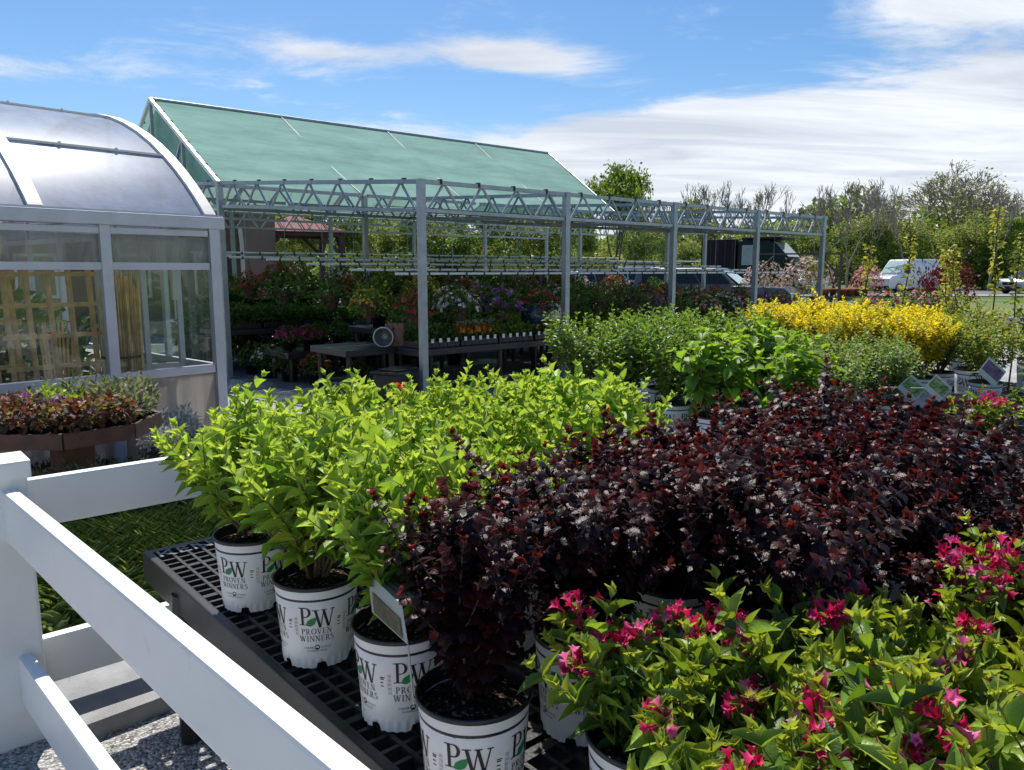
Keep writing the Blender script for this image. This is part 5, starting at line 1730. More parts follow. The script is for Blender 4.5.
# more flowering pots at standing height in the right bays (the pink band)
for j in range(14):
    x = 10.3 + j * .48; y = 9.9 + .9 * (j % 2)
    kd = ['pink', 'peach', 'purple', 'red', 'white', 'pink', 'magenta'][j % 7]
    bush(x, y + .7, .5 + .12 * (j % 2), '%s flowered pot in the raised right hand row, %s from the left' % (kd, ORD[j]), .85, BK[kd][0], BK[kd][1])
simple_bench(13.4, 10.6, 6.8, .7, .50, 'long raised black display bench in the right bays, front'); simple_bench(13.4, 11.5, 6.8, .7, .62, 'long raised black display bench in the right bays, back')

# bright box of terracotta pots and steel frame outside the last post
r = simple_bench(*at(846, 292, 20).xy, 2.0, 1.0, .98, 'black slatted table of terracotta pots beyond the last canopy post', 0, 'pot_table')
q0 = at(846, 292, 20)
mb = MB(); mb.lathe([(0, 0), (.07, 0), (.095, .15), (.105, .15), (.105, .19), (.09, .19), (0, .16)], 16); TP = mb.mesh('terracotta_pot', [M['terracotta']])
for j in range(9):
    o = link('terracotta_pot', TP, None, (q0.x - .8 + .2 * j, q0.y + (-.2 if j % 2 else .15), .985))
    tag(o, 'terracotta pot on the black slatted table, %s from the left' % ORD[j], 'flower pot', 'terracotta pots on the outdoor table')
r = thing('steel_frame', 'black steel frame with corner braces standing outside the last grey post', 'steel frame', (*at(800, 270, 19).xy, 0), math.atan2(RT.y, RT.x))
mb = MB()
for x in (-1.15, 1.0):
    mb.beam((x, 0, 0), (x, 0, 2.02), .05, .05)
mb.build('uprights', M['dark_metal'], r)
mb = MB(); mb.beam((-1.15, 0, 2.04), (1.02, 0, 2.04), .05, .04); mb.build('top_bar', M['dark_metal'], r)
mb = MB()
for x, s in ((-1.15, 1), (1.0, -1)): mb.beam((x + .02 * s, 0, 1.5), (x + .5 * s, 0, 2.0), .035, .035)
mb.build('braces', M['dark_metal'], r)

# ================================================================== BUILDING AND GAZEBO BEHIND THE CANOPY
bp = at(228, 245, 19.5)
r = thing('brown_building', 'brown board building behind the canopy, partly hidden by the greenhouse', 'building', (bp.x, bp.y, 0), YAW + .12)
# local x runs away from the camera, local y to its left
mb = MB(); mb.box((2.5, 4.1, 1.8), (5, 8.8, 3.6)); mb.build('wall', M['siding'], r)
mb = MB(); mb.add([(-.4, -.7, 3.5), (-.4, 8.9, 3.5), (5.4, 8.9, 3.5), (5.4, -.7, 3.5), (2.5, -.7, 4.3), (2.5, 8.9, 4.3)], [[0, 4, 5, 1], [3, 2, 5, 4], [0, 3, 4], [1, 5, 2], [0, 1, 2, 3]])
mb.build('roof', M['metal_roof'], r)
for y in (.35, 2.4, 4.6):
    mb = MB(); mb.box((-.02, y, 1.5), (.05, 1.0, 1.1)); w = mb.build('window', M['trim'], r)
    mb = MB(); mb.box((-.045, y, 1.5), (.02, .86, .95)); mb.build('pane', M['car_glass'], w)
mb = MB(); mb.tube([(-.06, -.35, 0), (-.06, -.35, 2.3), (-.2, -.35, 2.7)], .05, 8); mb.build('downpipe', M['trim'], r)
gp = at(293, 240, 27)
r = thing('gazebo', 'dark timber gazebo with a dark red ribbed metal roof behind the canopy', 'gazebo', (gp.x, gp.y, 0), YAW + .5)
mb = MB(); a = 1.6
vs = [(-a, -a, 2.92), (a, -a, 2.92), (a, a, 2.92), (-a, a, 2.92), (0, 0, 3.55)]
mb.add(vs, [[0, 1, 4], [1, 2, 4], [2, 3, 4], [3, 0, 4], [3, 2, 1, 0]])
for k_ in range(4):
    Mz = Matrix.Rotation(k_ * PI / 2, 3, 'Z')
    for q in range(-5, 6):
        x = q * .3; f_ = 1 - abs(x) / a
        mb.beam(Mz @ Vector((x, -a, 2.935)), Mz @ Vector((x, -a + a * f_ + .001, 2.935 + .63 * f_)), .025, .035)
mb.build('roof', M['metal_roof'], r)
for sx in (-1, 1):
    for sy in (-1, 1):
        mb = MB(); mb.box((sx * 1.35, sy * 1.35, 1.41), (.17, .17, 2.82)); mb.beam((sx * 1.35, sy * 1.3, 2.2), (sx * 1.35, sy * .65, 2.82), .1, .1); mb.beam((sx * 1.3, sy * 1.35, 2.2), (sx * .65, sy * 1.35, 2.82), .1, .1)
        mb.build('post', M['timber_dark'], r)
mb = MB()
for k_ in range(4):
    Mz = Matrix.Rotation(k_ * PI / 2, 3, 'Z'); mb.box(Mz @ Vector((0, -1.35, 2.85 + .003 * (k_ % 2))), (2.9, .1, .13) if k_ % 2 == 0 else (.1, 2.9, .13))
mb.build('beams', M['timber_dark'], r)

# ================================================================== VEHICLES
def extr(profile, hw, hw_top=None, z0=None, z1=None, bev=.04):
    """side outline (x, z) pulled out to both sides; narrows to hw_top at height z1"""
    bm = bmesh.new(); n = len(profile)
    def w(z): return hw if hw_top is None else hw + (hw_top - hw) * min(1, max(0, (z - z0) / (z1 - z0)))
    A = [bm.verts.new((x, w(z), z)) for x, z in profile]; B = [bm.verts.new((x, -w(z), z)) for x, z in profile]
    bm.faces.new(A); bm.faces.new(B[::-1])
    for i in range(n):
        j = (i + 1) % n; bm.faces.new([A[j], A[i], B[i], B[j]])
    bmesh.ops.recalc_face_normals(bm, faces=bm.faces)
    if bev: bmesh.ops.bevel(bm, geom=list(bm.edges), offset=bev, segments=3, affect='EDGES', profile=.5)
    vs = [v.co.copy() for v in bm.verts]; bm.verts.index_update(); fs = [[v.index for v in f.verts] for f in bm.faces]; bm.free()
    return vs, fs


def car(name, label, cat, loc, rz, paint, L=4.8, W=1.9, H=1.75, hood=1.02, belt=1.08, xc=.9, xw=.25, rear=.12, glass='car_glass', n_win=3, screen='car_glass', win_from=None, group=None):
    r = thing(name, label, cat, loc, rz, group)
    hw = W / 2; f = L / 2
    mb = MB()
    vs, fs = extr([(-f + .08, .3), (-f, .55), (-f + .03, belt), (xc, belt), (f - .25, hood), (f - .02, hood - .22), (f, .5), (f - .1, .3)], hw, bev=.05)
    mb.add(vs, fs, 0, True)
    vs, fs = extr([(-f + .04, belt - .06), (-f + .04 + rear, H - .06), (-f + .3 + rear, H), (xw - .12, H), (xw, H - .05), (xc, belt - .06)], hw - .03, hw - .2, belt, H, bev=.05)
    mb.add(vs, fs, 0, True)
    body = mb.build('body', M[paint], r)

    def side(x, z, s): return Vector((x, s * (hw - .03 - .17 * (z - belt) / (H - belt) + .008), z))
    z0, z1 = belt + .06, H - .13
    xa = (-f + .2 + rear) if win_from is None else win_from
    xb0, xb1 = xc - (xc - xw) * (z0 - belt) / (H - belt) - .16, xc - (xc - xw) * (z1 - belt) / (H - belt) - .12
    for s in (-1, 1):
        for i in range(n_win):
            u0, u1 = i / n_win, (i + 1) / n_win
            g = .035
            a0 = xa + (xb0 - xa) * u0 + g; a1 = xa + (xb0 - xa) * u1 - g; b0 = xa + (xb1 - xa) * u0 + g; b1 = xa + (xb1 - xa) * u1 - g
            mb = MB(); q = [side(a0, z0, s), side(a1, z0, s), side(b1, z1, s), side(b0, z1, s)]
            mb.sheet(*(q if s < 0 else q[::-1]), .012); mb.build('side_window', M[glass], r)
    def scr(u, s):
        x = xc + (xw - xc) * u; z = belt + (H - .06 - belt) * u
        return Vector((x + .02, s * (hw - .16 - .17 * u), z + .015))
    mb = MB(); mb.sheet(scr(.1, -1), scr(.1, 1), scr(.92, 1), scr(.92, -1), .012); mb.build('windscreen', M[screen], r)
    mb = MB(); x = -f + .04
    mb.sheet(Vector((x - .005 + rear * .1, hw - .22, belt + .1)), Vector((x - .005 + rear * .1, -hw + .22, belt + .1)), Vector((x - .005 + rear * .9, -hw + .3, H - .16)), Vector((x - .005 + rear * .9, hw - .3, H - .16)), .012)
    mb.build('rear_window', M[glass], r)
    for s in (-1, 1):
        for xx in (-L * .31, L * .32):
            mb = MB(); R_ = .36
            pr = [(R_ * .6, -.11), (R_ * .96, -.11), (R_, -.08), (R_, .08), (R_ * .96, .11), (R_ * .6, .11)]
            vs = []; fs = []; n = 28
            for rr, y in pr:
                for j in range(n): t = 2 * PI * j / n; vs.append((rr * math.cos(t), y, rr * math.sin(t)))
            for i in range(len(pr) - 1):
                for j in range(n): fs.append([i * n + j, i * n + (j + 1) % n, (i + 1) * n + (j + 1) % n, (i + 1) * n + j])
            mb.add(vs, fs, 0, True)
            wh = mb.build('wheel', M['rubber'], r, (xx, s * (hw - .1), R_))
            mb = MB()
            for j in range(7):
                t = 2 * PI * j / 7; mb.beam((0, s * .1, 0), (R_ * .6 * math.cos(t), s * .1, R_ * .6 * math.sin(t)), .03, .07)
            mb.tube([(0, s * .06, 0), (0, s * .12, 0)], .07, 12); mb.tube([(0, .02 * s, 0), (0, .05 * s, 0)], R_ * .62, 24)
            mb.build('rim', M['rim'], wh)
            mb = MB(); mb.box((xx, s * (hw - .045), R_ + .07), (.98, .1, .84), bev=.2)
        mb = MB(); mb.box((f - .06, s * (hw - .28), hood - .26), (.12, .42, .16), bev=.03); mb.build('headlight', M['lamp_clear'], r)
        mb = MB(); mb.box((-f + .03, s * (hw - .14), belt - .16), (.08, .2, .34), bev=.02); mb.build('tail_light', M['lamp_red'], r)
        mb = MB(); mb.box((xc - .2, s * (hw + .09), belt + .06), (.12, .18, .14), bev=.03); mb.build('mirror', M[paint], r)
    mb = MB(); mb.box((f - .005, 0, hood - .33), (.05, W * .5, .2), bev=.015); mb.build('grille', M['car_black'], r)
    mb = MB(); mb.box((f - .03, 0, .42), (.16, W * .94, .2), bev=.04); mb.build('bumper', M['car_black'], r)
    return r


RZ_R = math.atan2(RT.y, RT.x)       # pointing to the right as one looks out over the lot
car('parked_car', 'dark grey crew cab vehicle with bright windscreen, parked side on behind the flower rows', 'car', ground_at(715, 27), RZ_R - .5, 'car_grey', 5.5, 1.95, 1.72, 1.08, 1.12, 1.05, .35, .15, screen='car_glass_reflect', group=None)
car('parked_car', 'dark red car seen end on, left of the dark grey vehicle', 'car', ground_at(664, 31), YAW + .5, 'car_black', 4.6, 1.85, 1.70, 1.0, 1.05)
car('parked_car', 'pale car roof seen over the hanging pipes, left of the third grey post', 'car', ground_at(610, 40), RZ_R + .3, 'car_silver', 4.6, 1.8, 1.62, .95, 1.0)
car('parked_car', 'white car behind the third grey post under the trees', 'car', ground_at(652, 44), RZ_R - .5, 'car_white', 4.6, 1.8, 1.85, .95, 1.0)
car('parked_car', 'red car half hidden between the third post and the grey vehicle', 'car', ground_at(683, 35), YAW + 2.6, 'car_red', 4.5, 1.8, 1.58, .95, 1.0)
car('van', 'white tall roofed panel van facing left on the road', 'van', ground_at(905, 57), RZ_R + PI + .42, 'car_white', 5.4, 2.0, 2.42, 1.22, 1.32, 1.55, .75, .06, win_from=.55, n_win=1, screen='car_glass_reflect')
car('van', 'silver blue minivan cut off by the right picture edge', 'van', ground_at(1036, 54), RZ_R + PI + .35, 'car_silver', 5.0, 1.95, 1.85, 1.05, 1.08, 1.3, .3, .15)
# small white open utility cart
p = ground_at(690, 60)
r = thing('utility_cart', 'small white utility cart with a canopy roof parked by the trees', 'cart', p, RZ_R + .3)
mb = MB(); mb.box((0, 0, .65), (2.4, 1.3, .5), bev=.08); mb.box((.75, 0, 1.05), (.5, 1.2, .4), bev=.08); mb.build('body', M['car_white'], r)
mb = MB(); mb.box((0, 0, 2.3), (2.2, 1.35, .09), bev=.03); mb.build('canopy', M['car_white'], r)
for sx in (-1, 1):
    for sy in (-1, 1):
        mb = MB(); mb.beam((sx * 1.0, sy * .6, .85), (sx * .95, sy * .6, 2.28), .05, .05); mb.build('post', M['dark_metal'], r)
        mb = MB(); mb.tube([(sx * .75, sy * .55, .3), (sx * .75, sy * .72, .3)], .3, 20); mb.build('wheel', M['rubber'], r)
mb = MB(); mb.box((-.2, 0, 1.2), (.15, 1.1, .7), bev=.04); mb.build('seat', M['car_black'], r)
# dark truck with a box body
p = ground_at(752, 38)
r = thing('box_truck', 'dark green truck with a black box behind and a pale reflecting windscreen', 'truck', p, RZ_R - .62)
mb = MB(); mb.box((-1.35, 0, 1.95), (1.75, 2.2, 2.35), bev=.03); mb.build('cargo_box', M['car_black'], r)
mb = MB()
for q in range(5): mb.box((-2.1 + q * .37, -1.105, 1.95), (.04, .03, 2.2))
mb.build('box_ribs', M['dark_metal'], r)
mb = MB(); vs, fs = extr([(-.4, .6), (-.4, 3.05), (1.1, 3.05), (1.3, 2.95), (2.0, 2.2), (2.35, 1.9), (2.35, .6)], 1.05, bev=.05); mb.add(vs, fs, 0, True); mb.build('cab', M['car_green'], r)
mb = MB(); mb.box((.75, 0, 3.14), (1.9, 2.2, .12), bev=.03); mb.build('visor_roof', M['car_black'], r)
mb = MB(); mb.sheet(Vector((1.98, -.92, 2.26)), Vector((1.98, .92, 2.26)), Vector((1.33, .92, 2.95)), Vector((1.33, -.92, 2.95)), .02); mb.build('windscreen', M['car_glass_reflect'], r)
mb = MB(); mb.box((.25, -1.06, 2.35), (.85, .03, .95), bev=.01); mb.build('side_window', M['car_glass_reflect'], r)
for x in (-1.4, 1.5):
    for s in (-1, 1):
        mb = MB(); mb.tube([(x, s * .8, .48), (x, s * 1.08, .48)], .48, 24); wh = mb.build('wheel', M['rubber'], r)
        mb = MB(); mb.tube([(x, s * 1.06, .48), (x, s * 1.1, .48)], .24, 16); mb.build('rim', M['rim'], wh)
for s in (-1, 1):
    mb = MB(); mb.box((2.36, s * .75, 1.0), (.06, .28, .22), bev=.02); mb.build('headlight', M['lamp_clear'], r)
mb = MB(); mb.box((2.37, 0, 1.35), (.06, 1.2, .6), bev=.02); mb.build('grille', M['chrome'], r)
mb = MB(); mb.box((2.4, 0, .6), (.16, 2.1, .25), bev=.04); mb.build('bumper', M['car_black'], r)

# white board fence along the lot
a = ground_at(786, 41); b = ground_at(828, 41)
wf = thing('white_fence', 'white post and rail fence across the lot beyond the last canopy posts', 'fence', a, math.atan2((b - a).y, (b - a).x))
ln = (b - a).length
for i in range(4):
    mb = MB(); mb.box((ln * i / 3, 0, .62), (.12, .12, 1.24), bev=.01); mb.build('post', M['vinyl'], wf)
for z in (.45, .95):
    mb = MB(); mb.box((ln / 2, 0, z), (ln, .05, .14)); mb.build('rail', M['vinyl'], wf)


# ================================================================== TREES
def tree_skeleton(seed, h, spread, depth=5, split=3, trunk_r=.14, up=.45, wander=.22, first=.28, shrink=.68, twig_min=.012):
    rng = np.random.default_rng(seed); paths = []; ends = []

    def grow(p, d, L, r, lev):
        k = 4; pts = [p]
        for q in range(k):
            d = d + rng.normal(0, wander, 3) * .4 + np.array([0, 0, up * .12]); d = d / np.linalg.norm(d)
            pts.append(pts[-1] + d * L / k)
        r1 = r * .68
        paths.append((np.array(pts), max(r, twig_min), max(r1, twig_min * .8)))
        if lev >= depth:
            ends.append((pts[-1], d)); ends.append((pts[-2], d)); return
        n = split + (rng.random() < .4)
        for i in range(n):
            a = 2 * PI * (i + rng.random() * .7) / n
            x = np.cross(d, [0.3, .9, .1]); x /= np.linalg.norm(x); y = np.cross(d, x)
            ang = rng.uniform(.35, .85) * spread
            nd = d * math.cos(ang) + (x * math.cos(a) + y * math.sin(a)) * math.sin(ang)
            s = pts[-1] if rng.random() < .6 else pts[-2]
            grow(s, nd, L * shrink * rng.uniform(.75, 1.15), r1 * .72, lev + 1)
        if lev >= 2: ends.append((pts[-1], d))

    d0 = np.array([rng.normal(0, .05), rng.normal(0, .05), 1.])
    grow(np.zeros(3), d0, h * first, trunk_r, 0)
    top = max(p[0][:, 2].max() for p in paths)
    s = h / top
    paths = [(p * s, a, b) for p, a, b in paths]; ends = [(p * s, d) for p, d in ends]
    return paths, ends


def tree_meshes(seed, h, leaf_n, leaf_L, cols, clump_r, bark='bark', **kw):
    paths, ends = tree_skeleton(seed, h, **kw)
    v, f, c = tubes_np(paths, 5)
    tr = np_mesh('trunk', [(v, f, 0, c)], [M[bark]])
    cr = None
    if leaf_n:
        rng = np.random.default_rng(seed + 1)
        E_ = np.array([e[0] for e in ends]); k = leaf_n
        i = rng.integers(len(E_), size=k)
        O = E_[i] + rng.normal(0, clump_r, (k, 3)) * np.array([1, 1, .75])
        D = rng.normal(0, 1, (k, 3)); N = rng.normal(0, .8, (k, 3)) + [0, 0, 1]
        cols = np.array(cols); tone = rng.uniform(.75, 1.25, (len(E_), 1))
        C = cols[rng.integers(len(cols), size=k)] * tone[i] * rng.uniform(.85, 1.15, (k, 1))
        Ls = leaf_L * rng.uniform(.6, 1.3, k)
        v, f, c = instance(*DIAMOND, O, D, N, Ls, Ls * .7, np.clip(C, 0, 1))
        cr = np_mesh('crown', [(v, f, 0, c)], [M['leaf_soft']])
    return tr, cr


TG = [(.07, .12, .025), (.10, .16, .03), (.05, .09, .02)]
TG = [(.10, .17, .04), (.14, .21, .045), (.08, .13, .03)]
TL = [(.17, .27, .06), (.23, .34, .07), (.13, .21, .05)]
TY = [(.27, .33, .10), (.33, .37, .12), (.20, .27, .08)]
LEAFY = [tree_meshes(600 + i, 6.0, 7500, .19, TL if i == 0 else TG, .26, spread=.85, depth=4, first=.2, shrink=.8, up=.6) for i in range(3)]
OPEN = [tree_meshes(610 + i, 9.0, 5200, .24, [TL, TY, TG][i], .40, spread=.8, depth=5, split=2, first=.2, shrink=.78) for i in range(3)]
BARE = [tree_meshes(620 + i, 10.0, [0, 500, 0][i], .12, TY, .3, bark='bark_pale', spread=.62, depth=6, split=2, first=.22, shrink=.78, up=.7, wander=.25, twig_min=.026) for i in range(3)]
BIGT = tree_meshes(640, 12.0, 1500, .2, TY, .35, bark='bark_pale', spread=.78, depth=6, split=3, first=.14, shrink=.76, up=.25, twig_min=.021)
SHR = [clump(650 + i, 1.5, 1.5, 2600, .2, [TL, TY, TG][i], None, wr=.7) for i in range(3)]


def tree(px, t_, top_y, ms, label, name='tree', group=None, base_h=None, sx=1.0, cat='tree'):
    p = ground_at(px, t_); top = CAM_Z + (270 - top_y) / F_PX * t_
    r = thing(name, label, cat, p, rnd.random() * 6, group)
    s = top / base_h; r.scale = (s * sx, s * sx, s)
    link('trunk', ms[0], r)
    if ms[1]: link('crown', ms[1], r)
    return r


tree(612, 30, 172, LEAFY[0], 'full leafed green tree rising above the canopy between second and third posts', 'leafy_tree', None, 6.0, .62)
tree(955, 74, 163, BIGT, 'large round half bare tree at the right, behind the white van', 'half_bare_tree', None, 12.0, 1.45)
gb_ = 'bare trees of the far wood'
for j, (px, t_, ty) in enumerate([(672, 88, 196), (700, 84, 187), (722, 80, 184), (745, 84, 190), (765, 86, 188), (790, 82, 196), (838, 78, 190), (858, 76, 182), (880, 84, 200), (1010, 74, 184), (645, 90, 200), (818, 62, 192), (848, 60, 186), (868, 61, 196), (905, 61, 190), (990, 60, 186), (1030, 58, 190)]):
    tree(px, t_, ty - 3, BARE[j % 3], ['bare grey tree, %s of those left of the big round tree', 'bare grey tree beside the big round tree, %s of the leafless row'][0 if j not in (9, 15, 16) else 1] % ORD[j], 'bare_tree', gb_, 10.0, rnd.uniform(.7, .95))
gl_ = 'leafy trees of the far wood'
spots = [(700, 70, 236, 1), (735, 66, 234, 1), (772, 68, 236, 2), (800, 66, 232, 1), (835, 64, 226, 2), (862, 68, 222, 2), (890, 64, 206, 1), (915, 66, 214, 1), (985, 64, 216, 1), (1012, 62, 220, 0),
         (1040, 66, 214, 2), (660, 62, 232, 2), (630, 58, 226, 2), (560, 52, 214, 0), (530, 56, 216, 2), (505, 60, 212, 1), (480, 52, 218, 0), (450, 56, 215, 1), (425, 60, 214, 2), (400, 52, 220, 0), (375, 54, 218, 1), (350, 56, 216, 2), (325, 58, 214, 0), (300, 58, 218, 1)]
for j, (px, t_, ty, v) in enumerate(spots):
    if j < 13: lab = 'fresh green tree in the far wood, %s counted along its row' % ORD[j]
    else: lab = 'light green tree seen beneath the canopy roof, %s counted from the right' % ORD[j - 13]
    tree(px, t_, ty, OPEN[v], lab, 'leafy_tree', gl_, 9.0, rnd.uniform(1.0, 1.4))


def shrubby(px, t_, top_y, ms, label, name='bush', group=None, sx=1.0, cat='bush'):
    p = ground_at(px, t_); top = CAM_Z + (270 - top_y) / F_PX * t_
    r = thing(name, label, cat, p, rnd.random() * 6, group)
    s = top / 3.0
    link('foliage', ms[0], r, (0, 0, 1.5), scale=(1, 1, 1))
    if ms[1]: link('flowers', ms[1], r, (0, 0, 1.5))
    r.scale = (s * sx, s * sx, s)
    return r


gs_ = 'bushes along the edge of the far wood'
for j, px in enumerate(range(330, 1060, 38)):
    shrubby(px + rnd.uniform(-8, 8), rnd.uniform(44, 58) if px < 600 else rnd.uniform(63, 72), rnd.uniform(240, 254), SHR[j % 3], 'low bush at the foot of the far trees, %s from the left' % ORD[j] , 'bush', gs_, rnd.uniform(.9, 1.4))
M_RED = clump(670, 1.5, 1.5, 1500, .17, [(.10, .015, .02), (.16, .02, .03), (.07, .012, .02)], None, wr=.7)
M_PNK = clump(671, 1.5, 1.4, 700, .16, [(.14, .16, .06), (.4, .2, .2)], (260, [(.6, .28, .28), (.65, .4, .36)]), True, fl_size=.16)
M_CRM = clump(672, 1.5, 1.5, 800, .16, [(.16, .17, .07), (.12, .13, .06)], (240, [(.6, .54, .45), (.5, .42, .34)]), True, fl_size=.15)
shrubby(950, 24, 258, M_RED, 'dark red leafed bush to the right of the white van', 'red_bush', None, .75)
shrubby(932, 17, 262, (M_RED[0], None), 'open dark red bush standing in front of the white van', 'red_bush', None, .45)
shrubby(868, 30, 262, M_PNK, 'salmon pink flowering bush left of the white van', 'flowering_bush', None, .6)
shrubby(765, 26, 262, M_CRM, 'cream flowering bush in front of the dark truck', 'flowering_bush', None, .8)
shrubby(806, 27, 257, M_CRM, 'cream and pink flowering bush behind the steel frame', 'flowering_bush', None, .9)
for j, (px, t_) in enumerate([(885, 15.5), (915, 15.8), (935, 15.0)]):
    p = ground_at(px, t_)
    r = thing('potted_bush', 'potted plant beyond the olive shrubs, %s from the left, under the van' % ORD[j], 'potted plant', (p.x, p.y, .55), 0, 'potted plants in front of the van'); r.scale = (1.3,) * 3
    mb = MB(); mb.lathe([(0, 0), (.12, 0), (.15, .22), (.14, .22), (0, .2)], 20); mb.build('pot', M['pot_white'] if j == 1 else M['pot_black'], r)
    link('foliage', BK['peach'][0], r, (0, 0, .36)); link('flowers', BK['peach' if j else 'pink'][1], r, (0, 0, .36))
simple_bench(*ground_at(910, 15.5).xy, 2.4, .9, .55, 'black display bench of potted plants below the white van', 0)

# the wood beyond: one mass nobody could count
rng = np.random.default_rng(700); k = 60000
s = rng.uniform(-75, 75, k); dpt = 92 + rng.uniform(0, 14, k) + 6 * np.sin(s * .11)
hh = 7.6 + 1.6 * np.sin(s * .37) + 1.1 * np.sin(s * .83 + 1) + .8 * np.sin(s * 1.9 + 2)
z = rng.random(k) ** .75 * hh
O = FH.x * dpt + RT.x * s, FH.y * dpt + RT.y * s, z
O = np.stack(O, 1)
cols = np.array(TL + TY + TG); ci = (np.abs(np.sin(s * .21) * 6 + rng.normal(0, 1.2, k)).astype(int)) % len(cols)
Ls = rng.uniform(.45, 1.0, k)
v, f, c = instance(*DIAMOND, O, rng.normal(0, 1, (k, 3)), rng.normal(0, 1, (k, 3)), Ls, Ls * .7, cols[ci] * rng.uniform(.7, 1.2, (k, 1)))
tag(link('far_wood', np_mesh('far_wood', [(v, f, 0, c)], [M['leaf_soft']])), 'distant mixed wood closing the view behind the lot', 'wood', kind='stuff')

# ================================================================== GROUND
def structure(name, poly, z, mat):
    mb = MB(); mb.add([(x, y, z) for x, y in poly], [list(range(len(poly)))]); return tag(mb.build(name, mat), kind='structure')


def band(f0, f1, l0, l1): return [(FH.x * f + RT.x * l, FH.y * f + RT.y * l) for f, l in ((f0, l0), (f0, l1), (f1, l1), (f1, l0))]


structure('ground', [(700 * math.cos(2 * PI * i / 48), 700 * math.sin(2 * PI * i / 48)) for i in range(48)], 0, M['field'])
structure('gravel_yard', [(-14, -14), (19, -14), (19, 26), (-14, 26)], .004, M['gravel'])
structure('parking_lot', band(23.5, 42, -40, 18), .008, M['asphalt'])
structure('lawn', band(40, 48, 6, 60), .012, M['grass'])
structure('road', band(49, 66, -70, 90), .008, M['asphalt'])
structure('road_line', band(57.4, 57.55, -70, 90), .013, M['paint_white'])
structure('pavement', band(47.6, 49, -70, 90), .1, M['concrete'])
structure('canopy_floor', [(4.7, 8.4), (15.2, 8.4), (15.2, 18), (4.0, 18)], .009, M['asphalt'])  # gravel floor given a darker asphalt tone to paint in the canopy's shade

# ================================================================== SKY, SUN, CAMERA
SUN_EL = 60.0; SUN_AZ = 26.0        # compass angle from +Y towards +X
w = bpy.data.worlds.new('World'); sc.world = w; w.use_nodes = True
nt = w.node_tree
for n in list(nt.nodes): nt.nodes.remove(n)
out = nt.nodes.new('ShaderNodeOutputWorld'); bg = nt.nodes.new('ShaderNodeBackground')
sky = nt.nodes.new('ShaderNodeTexSky'); sky.sky_type = 'NISHITA'; sky.sun_disc = False
sky.sun_elevation = math.radians(SUN_EL); sky.sun_rotation = math.radians(SUN_AZ)
sky.air_density = 1.0; sky.dust_density = .6; sky.ozone_density = 3.0; sky.altitude = 100
bg.inputs['Strength'].default_value = .098


def mth(op, a=None, b=None, c=None, clamp=False):
    n = nt.nodes.new('ShaderNodeMath'); n.operation = op; n.use_clamp = clamp
    for i, x in enumerate((a, b, c)):
        if x is None: continue
        if isinstance(x, (int, float)): n.inputs[i].default_value = x
        else: nt.links.new(x, n.inputs[i])
    return n.outputs[0]


tc = nt.nodes.new('ShaderNodeTexCoord')
sep = nt.nodes.new('ShaderNodeSeparateXYZ'); nt.links.new(tc.outputs['Generated'], sep.inputs[0])
X_, Y_, Z_ = sep.outputs
# azimuth from the yard's main view line, elevation, both in degrees: places for the cloud banks
lat = mth('ADD', mth('MULTIPLY', X_, RT.x), mth('MULTIPLY', Y_, RT.y))
fwd = mth('ADD', mth('MULTIPLY', X_, FH.x), mth('MULTIPLY', Y_, FH.y))
az = mth('MULTIPLY', mth('ARCTAN2', lat, fwd), 180 / PI)
el = mth('MULTIPLY', mth('ARCSINE', Z_), 180 / PI)
# cloud layer seen in perspective: divide by height
dz = mth('MAXIMUM', mth('ADD', Z_, .09), .02)
cx = mth('DIVIDE', lat, dz); cy = mth('DIVIDE', fwd, dz)
cmb = nt.nodes.new('ShaderNodeCombineXYZ'); nt.links.new(cx, cmb.inputs[0]); nt.links.new(cy, cmb.inputs[1])


def noise(scale, detail, dist, stretch, off, rough=.6):
    mp = nt.nodes.new('ShaderNodeMapping'); mp.inputs['Scale'].default_value = stretch; mp.inputs['Location'].default_value = off
    nt.links.new(cmb.outputs[0], mp.inputs['Vector'])
    nz = nt.nodes.new('ShaderNodeTexNoise'); nz.inputs['Scale'].default_value = scale; nz.inputs['Detail'].default_value = detail
    nz.inputs['Distortion'].default_value = dist; nz.inputs['Roughness'].default_value = rough
    nt.links.new(mp.outputs[0], nz.inputs['Vector']); return nz.outputs['Fac']


def bank(a0, e0, ra, re, amp, tilt=0.0):
    da = mth('SUBTRACT', az, a0); u = mth('DIVIDE', da, ra)
    v_ = mth('DIVIDE', mth('SUBTRACT', mth('SUBTRACT', el, e0), mth('MULTIPLY', da, tilt)), re)
    q = mth('ADD', mth('MULTIPLY', u, u), mth('MULTIPLY', v_, v_))
    return mth('MULTIPLY', mth('POWER', 2.718, mth('MULTIPLY', q, -1.0)), amp)


n1 = noise(.62, 9, .9, (1, 1.25, 1), (3.1, 1.7, 0)); n2 = noise(2.2, 9, .5, (1, 1.3, 1), (9.3, 4.2, 0), .7)
dens = mth('ADD', mth('MULTIPLY', n1, .75), mth('MULTIPLY', n2, .35))
banks = [bank(18, 7.4, 25, 5.2, .56), bank(31, 16.6, 9, 2.2, .42, -.02), bank(0.5, 14.4, 7, 1.1, .30, -.10), bank(-13, 14.6, 6, .7, .16), bank(-31, 17.0, 6, .9, .20, .02), bank(-33, 11.8, 6, .7, .16),
         bank(45, 7, 20, 6, .4), bank(-70, 9, 30, 5, .4), bank(150, 12, 60, 8, .4)]
tot = dens
for b in banks: tot = mth('ADD', tot, b)
mr = nt.nodes.new('ShaderNodeMapRange'); mr.interpolation_type = 'SMOOTHSTEP'
mr.inputs['From Min'].default_value = .66; mr.inputs['From Max'].default_value = .86
nt.links.new(tot, mr.inputs['Value'])
cov = mth('MULTIPLY', mr.outputs['Result'], .93)
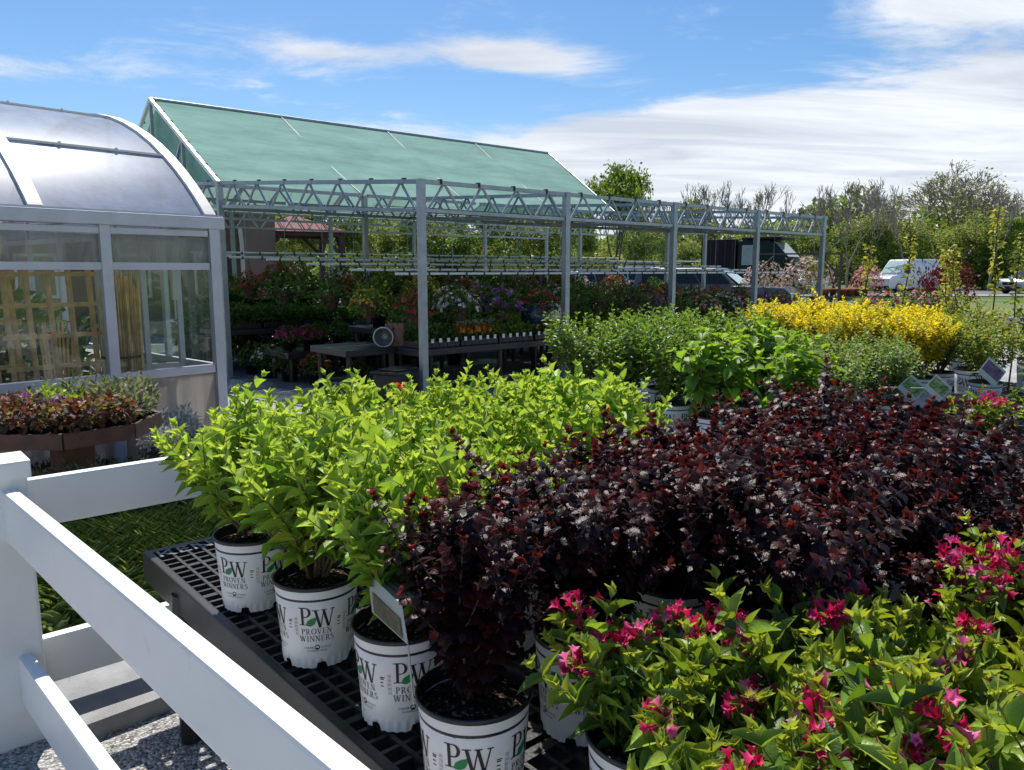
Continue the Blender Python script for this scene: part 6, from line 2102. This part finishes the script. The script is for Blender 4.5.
cov = mth('MULTIPLY', cov, mth('MULTIPLY', mth('ADD', Z_, .02), 25.0, clamp=True))
shade = nt.nodes.new('ShaderNodeValToRGB')
shade.color_ramp.elements[0].position = .35; shade.color_ramp.elements[0].color = (4.5, 4.8, 5.4, 1)
shade.color_ramp.elements[1].position = .62; shade.color_ramp.elements[1].color = (6.7, 6.9, 7.2, 1)
nt.links.new(noise(.9, 8, .6, (.7, 2.4, 1), (1.3, 7.7, 0)), shade.inputs['Fac'])
mx = nt.nodes.new('ShaderNodeMix'); mx.data_type = 'RGBA'
hs = nt.nodes.new('ShaderNodeHueSaturation'); hs.inputs['Saturation'].default_value = 1.26; hs.inputs['Value'].default_value = .86; nt.links.new(sky.outputs['Color'], hs.inputs['Color'])
nt.links.new(cov, mx.inputs['Factor']); nt.links.new(hs.outputs['Color'], mx.inputs['A']); nt.links.new(shade.outputs['Color'], mx.inputs['B'])
nt.links.new(mx.outputs['Result'], bg.inputs['Color']); nt.links.new(bg.outputs[0], out.inputs['Surface'])

sl = bpy.data.lights.new('sun', 'SUN'); sl.energy = 4.2; sl.angle = math.radians(.53); sl.color = (1, .955, .88)
so = bpy.data.objects.new('sun', sl); COL.objects.link(so)
a_, e_ = math.radians(SUN_AZ), math.radians(SUN_EL)
sd = Vector((math.sin(a_) * math.cos(e_), math.cos(a_) * math.cos(e_), math.sin(e_)))
so.rotation_euler = (-sd).to_track_quat('-Z', 'Y').to_euler(); so.location = sd * 60

cd = bpy.data.cameras.new('camera'); cd.sensor_width = 36; cd.lens = F_PX / 1024 * 36; cd.clip_start = .05; cd.clip_end = 3000
co = bpy.data.objects.new('camera', cd); COL.objects.link(co)
co.matrix_world = Matrix.Translation((0, 0, CAM_Z)) @ Matrix((RT, UPV, -FW)).transposed().to_4x4()
sc.camera = co

sc.render.engine = 'CYCLES'
sc.view_settings.view_transform = 'Standard'; sc.view_settings.look = 'None'; sc.view_settings.gamma = 1
sc.view_settings.exposure = 0.62
sc.view_settings.use_curve_mapping = False
cy_ = sc.cycles
cy_.max_bounces = 8; cy_.diffuse_bounces = 3; cy_.glossy_bounces = 3; cy_.transmission_bounces = 4; cy_.transparent_max_bounces = 16
cy_.use_denoising = True; cy_.sample_clamp_indirect = 6
cy_.caustics_reflective = False; cy_.caustics_refractive = False
